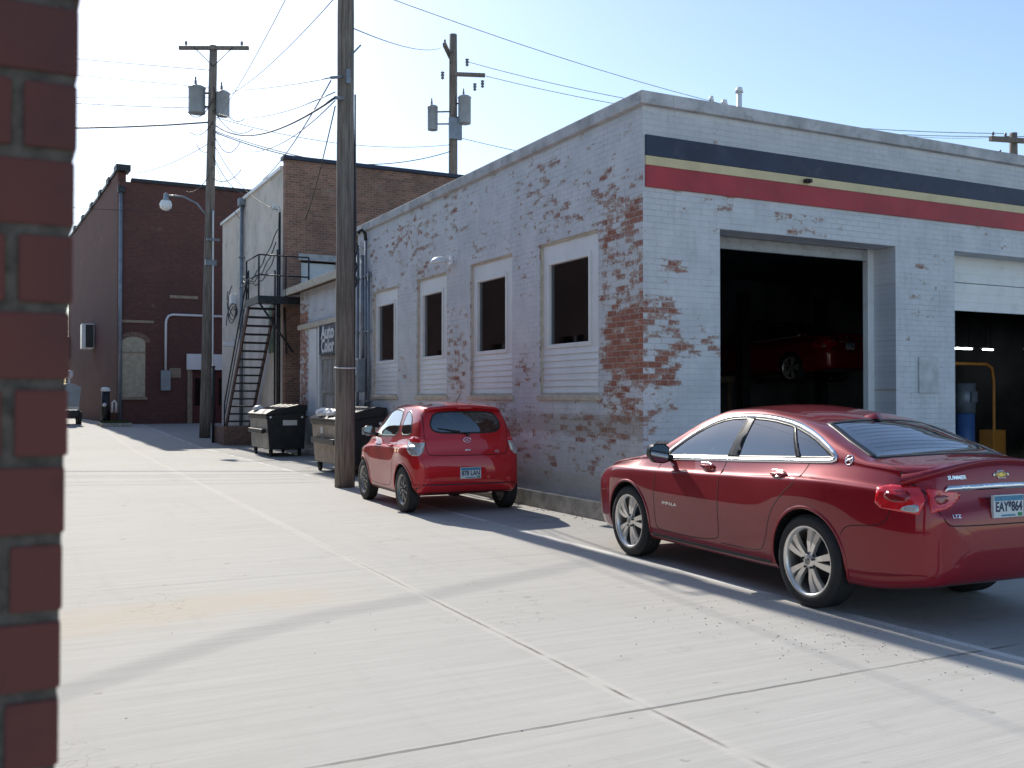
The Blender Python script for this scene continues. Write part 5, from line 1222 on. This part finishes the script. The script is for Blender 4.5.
text_mesh('trim_lettering', 'LTZ', .032, M['chrome'], tr, on_rear(-.50, .79), .001, .0005, width=.07)
for sx in (-1, 1):
    P = lambda L_: [(sx*a, z) for a, z in L_]
    ol = c.patch('tail_lamp', (P([(43.5, .80), (52, .815), (58, .825), (60.5, .86), (60, .965), (54, .99), (43, .985), (41.3, .90)])), 'C', .006, M['lens_red'], sedan, g=.02, skirt=.014)
    c.patch('lamp_glow_ring', smooth_poly(P([(48, .875), (54, .875), (57, .91), (55, .955), (48, .96), (46, .92)]), 1), 'C', .0075, M['lens_dark'], ol, g=.03, skirt=.004)
    c.patch('reverse_lens', smooth_poly(P([(43.3, .812), (50.5, .822), (48.5, .855), (43.6, .872)]), 1), 'C', .008, M['lens_clear'], ol, g=.02, skirt=.006)
    il = c.patch('trunk_lamp', (P([(27, .905), (33, .84), (39.6, .815), (40.3, .90), (40.8, .978), (32, .965), (26.5, .94)])), 'C', .006, M['lens_red'], tr, g=.02, skirt=.012)
    c.patch('lamp_core', smooth_poly(P([(32.5, .88), (37.5, .865), (38.5, .935), (32.5, .93)]), 1), 'C', .0075, M['lens_dark'], il, g=.03, skirt=.004)
    hl = c.patch('headlight', smooth_poly(P([(30, .70), (50, .74), (60, .82), (57, .84), (45, .80), (31, .755)]), 1), 'N', .006, M['lens_clear'], sedan, g=.03, skirt=.012)
c.patch('front_grille', [(-.5, .46), (.5, .46), (.55, .66), (-.55, .66)], 'F', .004, M['blackplastic'], sedan, g=.05)
for s in arches:
    for sd_ in (-1, 1): wheel(sedan, sd_*(c.W(s)-.125), s-c.SA, sd_, WR, .262, .225, 5, 'twin', M['alloy'])
seats(c, sedan, (.45, 1.25), (-.38, .38), .45)
b = MB(); b.bevbox((-.68, 1.82, .75), (.68, 2.2, .98), .04); b.build('dashboard', M['blackplastic'], sedan)
b = MB(); a = [Vector((-.38, 1.75, .98))+Vector((.18*math.cos(t), .05*math.sin(t)*-1, .17*math.sin(t))) for t in [2*math.pi*k/24 for k in range(25)]]; b.tube(a, .014, 8); b.tube([(-.54, 1.75, .98), (-.38, 1.78, .97), (-.22, 1.75, .98)], .02, 6); b.build('steering_wheel', M['blackplastic'], sedan)
b = MB(); b.bevbox((-.58, -.20, 1.0), (.58, .22, 1.03), .01); b.build('parcel_shelf', M['trimgrey'], sedan)

# ---------------------------------------------------------------- small hatchback
HAT = Car(dict(L=2.95, SA=.47, ZL=.38, ZM=.62, LEAN=.37,
    ZT=[(0, .62), (.012, .72), (.03, .80), (.05, .85), (.07, .98), (.10, 1.08), (.15, 1.25), (.21, 1.40), (.26, 1.465), (.33, 1.49), (.7, 1.525), (1.15, 1.53), (1.55, 1.49), (1.85, 1.37), (2.25, 1.10), (2.4, 1.02), (2.65, .92), (2.82, .80), (2.92, .68), (2.95, .6)],
    ZB=[(0, .46), (.015, .36), (.05, .30), (.2, .26), (.5, .22), (2.5, .22), (2.8, .27), (2.92, .36), (2.95, .46)],
    W=[(0, .58), (.01, .67), (.03, .725), (.07, .765), (.14, .795), (.26, .82), (.45, .83), (1.5, .82), (2.3, .82), (2.5, .80), (2.7, .73), (2.85, .62), (2.93, .48), (2.95, .40)],
    Z6=[(0, .95), (.1, 1.0), (.5, 1.02), (1.5, .985), (2.2, .96), (2.6, .86), (2.95, .6)],
    Z5=[(0, .84), (.3, .90), (1.0, .88), (2.0, .86), (2.5, .80), (2.95, .55)],
    CR=[(0, .03), (.1, .03), (.25, .05), (.7, .06), (1.5, .055), (2.2, .045), (2.95, .03)],
    IN=[(0, .08), (.2, .095), (1.5, .09), (2.4, .13), (2.95, .10)], low=lambda s: -.015*math.exp(-((s-1.45)/.6)**2), haunch=lambda s: .03*math.exp(-((s-.45)/.3)**2)+.02*math.exp(-((s-2.4)/.28)**2)))
c = HAT
hatch = empty('hatchback_car', (5.72, 12.83, 0), 'tiny bright red three door hatchback parked against the painted wall', 'car', local=True, rz=-R(2.5))
body = c.make_base('body', M['paint_hatch']); body.parent = hatch
WR = .318; arches = [.47, 2.42]
cut1 = MB()
for s in arches:
    for sd_ in (-1, 1): cut1.cyl((sd_*.56, s-c.SA, WR+.005), (sd_*1.2, s-c.SA, WR+.005), .352, n=56)
cab = MB(); ss = [.30, .42, .6, .9, 1.2, 1.5, 1.8, 2.05]; rings = []
for s in ss:
    p = c.section(s); W = c.W(s); r = [(0, .42), (W-.20, .42), (W-.20, .80), (p[9][0]-.065, p[9][1]), (p[10][0]-.055, p[10][1]), (p[11][0]-.05, p[11][1]-.04), (p[12][0], p[12][1]-.04), (0, p[-1][1]-.04)]
    full = r+[(-x, z) for x, z in r[-2:0:-1]]; n = len(full); cab.v += [(x, s-c.SA, z) for x, z in full]
m = len(ss); cab.f = [[i*n+k, i*n+(k+1) % n, (i+1)*n+(k+1) % n, (i+1)*n+k] for i in range(m-1) for k in range(n)]+[list(range(n)), list(range((m-1)*n, m*n))[::-1]]; cab.sm = [False]*len(cab.f); cab.m = [0]*len(cab.f)
door_w = smooth_poly([(2.12, 1.005), (1.5, 1.02), (.93, 1.04), (.96, 1.30), (1.05, 1.415), (1.45, 1.425), (1.62, 1.38), (1.85, 1.24)], 1)
qtr_w = smooth_poly([(.80, 1.05), (.42, 1.065), (.36, 1.12), (.50, 1.30), (.66, 1.395), (.84, 1.41), (.83, 1.25)], 1)
back_w = smooth_poly([(-.50, 1.13), (-.35, 1.095), (.35, 1.095), (.50, 1.13), (.53, 1.23), (.46, 1.37), (.30, 1.40), (-.30, 1.40), (-.46, 1.37), (-.53, 1.23)], 1)
wind = [(-.50, 1.66), (.50, 1.66), (.60, 2.0), (.66, 2.25), (.3, 2.31), (-.3, 2.31), (-.66, 2.25), (-.60, 2.0)]
cw = MB()
for sg_ in (-1, 1):
    cw.prism(inset(door_w, .02), lambda a, z, t: (sg_*t, a-c.SA, z), .3, 1.1); cw.prism(inset(qtr_w, .02), lambda a, z, t: (sg_*t, a-c.SA, z), .3, 1.1)
ct = MB(); ct.prism(inset(wind, .05), lambda a, b_, t: (a, b_-c.SA, t), .98, 1.75)
cb = MB(); cb.prism(inset(back_w, .015), lambda a, z, t: (a, t-c.SA, z), -.1, .75)
c.cut([(cut1, 2), (cab, 1), (cw, 1), (ct, 1), (cb, 1)])
for V in ('L', 'R'):
    sx = -1 if V == 'L' else 1
    dr_ = c.ribbon('door', smooth_line([(2.13, 1.0), (2.10, .6), (2.06, .36), (1.9, .31), (1.15, .31), (.98, .38), (.90, .65), (.88, 1.04), (.92, 1.35), (1.04, 1.44), (1.5, 1.45)], 2), V, .007, .0012, M['seam'], hatch)
    gl = c.patch('door_window', door_w, V, .0015, M['glass_car'], dr_, g=.05, skirt=0); c.ribbon('window_seal', inset(door_w, .008), V, .024, .003, M['blackplastic'], dr_, closed=True, g=.04)
    gl = c.patch('side_window', qtr_w, V, .0015, M['glass_car'], hatch, g=.05, skirt=0); c.ribbon('window_seal', inset(qtr_w, .008), V, .022, .003, M['blackplastic'], gl, closed=True, g=.04)
    pc = c.hit(V, 1.05, .90, 0)[0]; y0 = .97-c.SA; b = MB(); b.tube([(pc.x, y0, .90), (pc.x+sx*.03, y0+.03, .902), (pc.x+sx*.034, y0+.10, .903), (pc.x+sx*.028, y0+.16, .902), (pc.x, y0+.19, .90)], .014, 8); b.build('handle', M['paint_hatch'], dr_)
    for s in arches:
        arc = [(s+.364*math.cos(a), WR+.005+.364*math.sin(a)) for a in [math.pi*(-.04+k/24*1.08) for k in range(25)]]
        c.ribbon('arch_lip', arc, V, .022, .006, M['paint_hatch'], body, g=.05, skirt=.012)
    c.ribbon('sill_line', [(2.05, .26), (.85, .26)], V, .03, .002, M['blackplastic'], hatch)
    mx = c.hit(V, 2.02, 1.03, 0)[0]; my = 2.0-c.SA; mo = MB(); mo.tube([(mx.x, my, 1.02), (mx.x+sx*.09, my, 1.05)], .03, 8)
    prof = [(0, -.07), (.06, -.085), (.14, -.075), (.18, -.02), (.18, .04), (.14, .075), (.05, .075), (0, .04)]; fr = []
    for k_, yy in ((1.0, -.05), (1.02, -.02), (.92, .03), (.62, .07), (.2, .09)): fr.append([(mx.x+sx*(.06+.09+(p-.09)*k_), my+yy, 1.085+q*k_) for p, q in prof])
    nn = len(prof); mo.add([p for f in fr for p in f], [(i*nn+k, i*nn+(k+1) % nn, (i+1)*nn+(k+1) % nn, (i+1)*nn+k) for i in range(4) for k in range(nn)]+[list(range(4*nn, 5*nn))], 0, True)
    mo = mo.build('mirror', M['blackplastic'], hatch)
    b = MB(); b.add([(mx.x+sx*(.15+(p-.09)*.95), my-.052, 1.085+q*.93) for p, q in prof]+[(mx.x+sx*(.15+(p-.09)*.98), my-.03, 1.085+q*.98) for p, q in prof], [list(range(nn))]+[(k, (k+1) % nn, nn+(k+1) % nn, nn+k) for k in range(nn)]); b.build('mirror_glass', M['mirror'], mo)
    P = lambda L_: [(sx*a, z) for a, z in L_]
    tl = c.patch('tail_lamp', smooth_poly(P([(38, .80), (46.5, .80), (51.5, .88), (56, 1.02), (49, 1.055), (36.5, 1.035)]), 1), 'C', .010, M['lens_clear'], hatch, g=.03, skirt=.02)
    c.patch('brake_lens', smooth_poly(P([(37, .975), (52, .97), (56, 1.02), (49, 1.058), (36.3, 1.04)]), 1), 'C', .014, M['lens_red'], tl, g=.03, skirt=.01)
    c.patch('lamp_housing', smooth_poly(P([(43, .86), (49, .88), (50, .94), (43, .94)]), 1), 'C', .013, M['alloy_dark'], tl, g=.03, skirt=.004)
    rf = [(sx*.60+.035*math.cos(2*math.pi*k/16), .455+.035*math.sin(2*math.pi*k/16)) for k in range(16)]
    c.patch('bumper_reflector', rf, 'B', .005, M['lens_red'], hatch, g=.03, skirt=.006)
    c.patch('headlight', smooth_poly(P([(34, .66), (52, .72), (64, .84), (60, .86), (46, .80), (33, .74)]), 1), 'N', .006, M['lens_clear'], hatch, g=.03, skirt=.012)
hg = c.ribbon('tailgate', smooth_line([(-.60, 1.42), (-.625, 1.1), (-.60, .82), (-.5, .795), (.5, .795), (.60, .82), (.625, 1.1), (.60, 1.42)], 2), 'B', .009, .0012, M['seam'], hatch)
bw = c.patch('rear_screen', back_w, 'B', .0015, M['glass_rear'], hg, g=.05, skirt=0); c.ribbon('screen_seal', inset(back_w, .006), 'B', .022, .003, M['blackplastic'], hg, closed=True, g=.04)
ws = c.patch('windscreen', wind, 'T', .0015, M['glass_car'], hatch, g=.06, skirt=0); c.ribbon('screen_seal', inset(wind, .028), 'T', .058, .003, M['blackplastic'], ws, closed=True, g=.05)
e = c.ribbon('emblem', [(.055*math.cos(2*math.pi*k/20), 1.005+.035*math.sin(2*math.pi*k/20)) for k in range(20)], 'B', .008, .006, M['chrome'], hg, closed=True, g=.02)
c.ribbon('emblem_bar', [(-.025, .985), (.0, 1.01), (.025, 1.025)], 'B', .012, .006, M['chrome'], hg, g=.01); c.ribbon('emblem_bar', [(-.03, 1.015), (.0, .998), (.03, .99)], 'B', .008, .006, M['chrome'], hg, g=.01)
text_mesh('model_lettering', 'iQ', .05, M['chrome'], hg, on_rear(.44, .84, c), .001, .001, width=.06)
c.patch('gate_release', [(-.045, .855), (.045, .855), (.04, .875), (-.04, .875)], 'B', .008, M['chrome'], hg, g=.03)
plate(c, hatch, .02, .555, 'B', '878 LAN')
c.ribbon('lower_bumper', [(-46, .355), (-20, .35), (20, .35), (46, .355)], 'C', .12, .006, M['blackplastic'], hatch, g=.05)
b = MB(); b.tube([(.08, .24, 1.52), (.08, .06, 1.64)], .006, 6); b.build('antenna', M['blackplastic'], hatch)
spr = MB(); rows = []
for k in range(21):
    x = -.56+k*.056; e = (abs(x)/.56)**3; q = c.hit('T', x, .36, .002)[0]; zz_ = q.z; yy_ = .36-c.SA
    rows.append([(x, yy_, zz_), (x, yy_-.10, zz_-.006), (x*1.01, yy_-.185+.05*e, zz_-.022-.012*e), (x*1.01, yy_-.18+.05*e, zz_-.045-.012*e), (x, yy_-.10, zz_-.055)])
for q in rows: spr.v += q
spr.f = [[i*5+k, i*5+k+1, (i+1)*5+k+1, (i+1)*5+k] for i in range(20) for k in range(4)]+[[4, 3, 2, 1, 0], [100, 101, 102, 103, 104]]; spr.m = [0]*len(spr.f); spr.sm = [True]*len(spr.f)
b = MB(); w0, w1 = c.hit('B', .02, 1.075, .02)[0], c.hit('B', -.30, 1.15, .02)[0]; b.cyl(w0, w1, .008, n=6); b.cyl(c.hit('B', .02, 1.075, 0)[0], w0+Vector((0, -.01, 0)), .022, n=10); b.cyl(c.hit('B', -.10, 1.12, .014)[0], c.hit('B', -.42, 1.165, .014)[0], .006, n=5); b.build('rear_wiper', M['blackplastic'], hg)
rsp = spr.build('roof_spoiler', M['paint_hatch'], hg)
b = MB(); b.bevbox((-.11, .172-c.SA, 1.437), (.11, .20-c.SA, 1.455), .004); b.build('brake_light', M['lens_red'], rsp)
for s in arches:
    for sd_ in (-1, 1): wheel(hatch, sd_*(c.W(s)-.095), s-c.SA, sd_, WR, .205, .175, 8, 'single', M['alloy_dark'])
seats(c, hatch, (.75,), (-.34, .34), .45); seats(c, hatch, (.12,), (-.32, .32), .45)
b = MB(); b.bevbox((-.60, 1.45, .75), (.60, 1.72, 1.0), .04); b.build('dashboard', M['blackplastic'], hatch)

# a third car, up on the lift in the dark bay
lc = copy_tree(sedan); lc.location = (17.7, 18.1, 1.95); lc.rotation_euler = (0, 0, R(4)); lc['label'] = 'dark red car raised on the lift inside the garage bay'


# ================================================================== LIGHT, SKY, CAMERA
EL, AZ = R(35), R(.6)      # sun in the alley direction (+Y), a touch to the right
sd = Vector((math.sin(AZ)*math.cos(EL), math.cos(AZ)*math.cos(EL), math.sin(EL)))
su = bpy.data.lights.new('sun', 'SUN'); su.energy = 4.6; su.angle = R(.53); su.color = (1, .94, .84)
so = bpy.data.objects.new('sun', su); COL.objects.link(so); so.rotation_euler = (-sd).to_track_quat('-Z', 'Y').to_euler(); so.location = (0, 0, 30)
wd = bpy.data.worlds.new('World'); sc.world = wd; wd.use_nodes = True; nt = wd.node_tree
sky = nt.nodes.new('ShaderNodeTexSky'); sky.sky_type = 'NISHITA'; sky.sun_disc = False; sky.sun_elevation = EL; sky.sun_rotation = AZ
sky.air_density = 1.0; sky.dust_density = .55; sky.ozone_density = 1.8
nt.links.new(sky.outputs[0], nt.nodes['Background'].inputs[0]); nt.nodes['Background'].inputs[1].default_value = .15
cam = bpy.data.cameras.new('camera'); co = bpy.data.objects.new('camera', cam); COL.objects.link(co)
cam.lens = 985/1024*36; cam.sensor_width = 36; cam.clip_end = 3000; cam.clip_start = .05
co.location = (0, 0, 1.6); co.rotation_euler = (R(90.756), 0, -R(27.24))
cam.dof.use_dof = True; cam.dof.focus_distance = 9.5; cam.dof.aperture_fstop = 6.3
sc.camera = co
sc.view_settings.view_transform = 'Standard'; sc.view_settings.look = 'None'; sc.view_settings.gamma = 1; sc.view_settings.exposure = .33
sc.cycles.max_bounces = 8
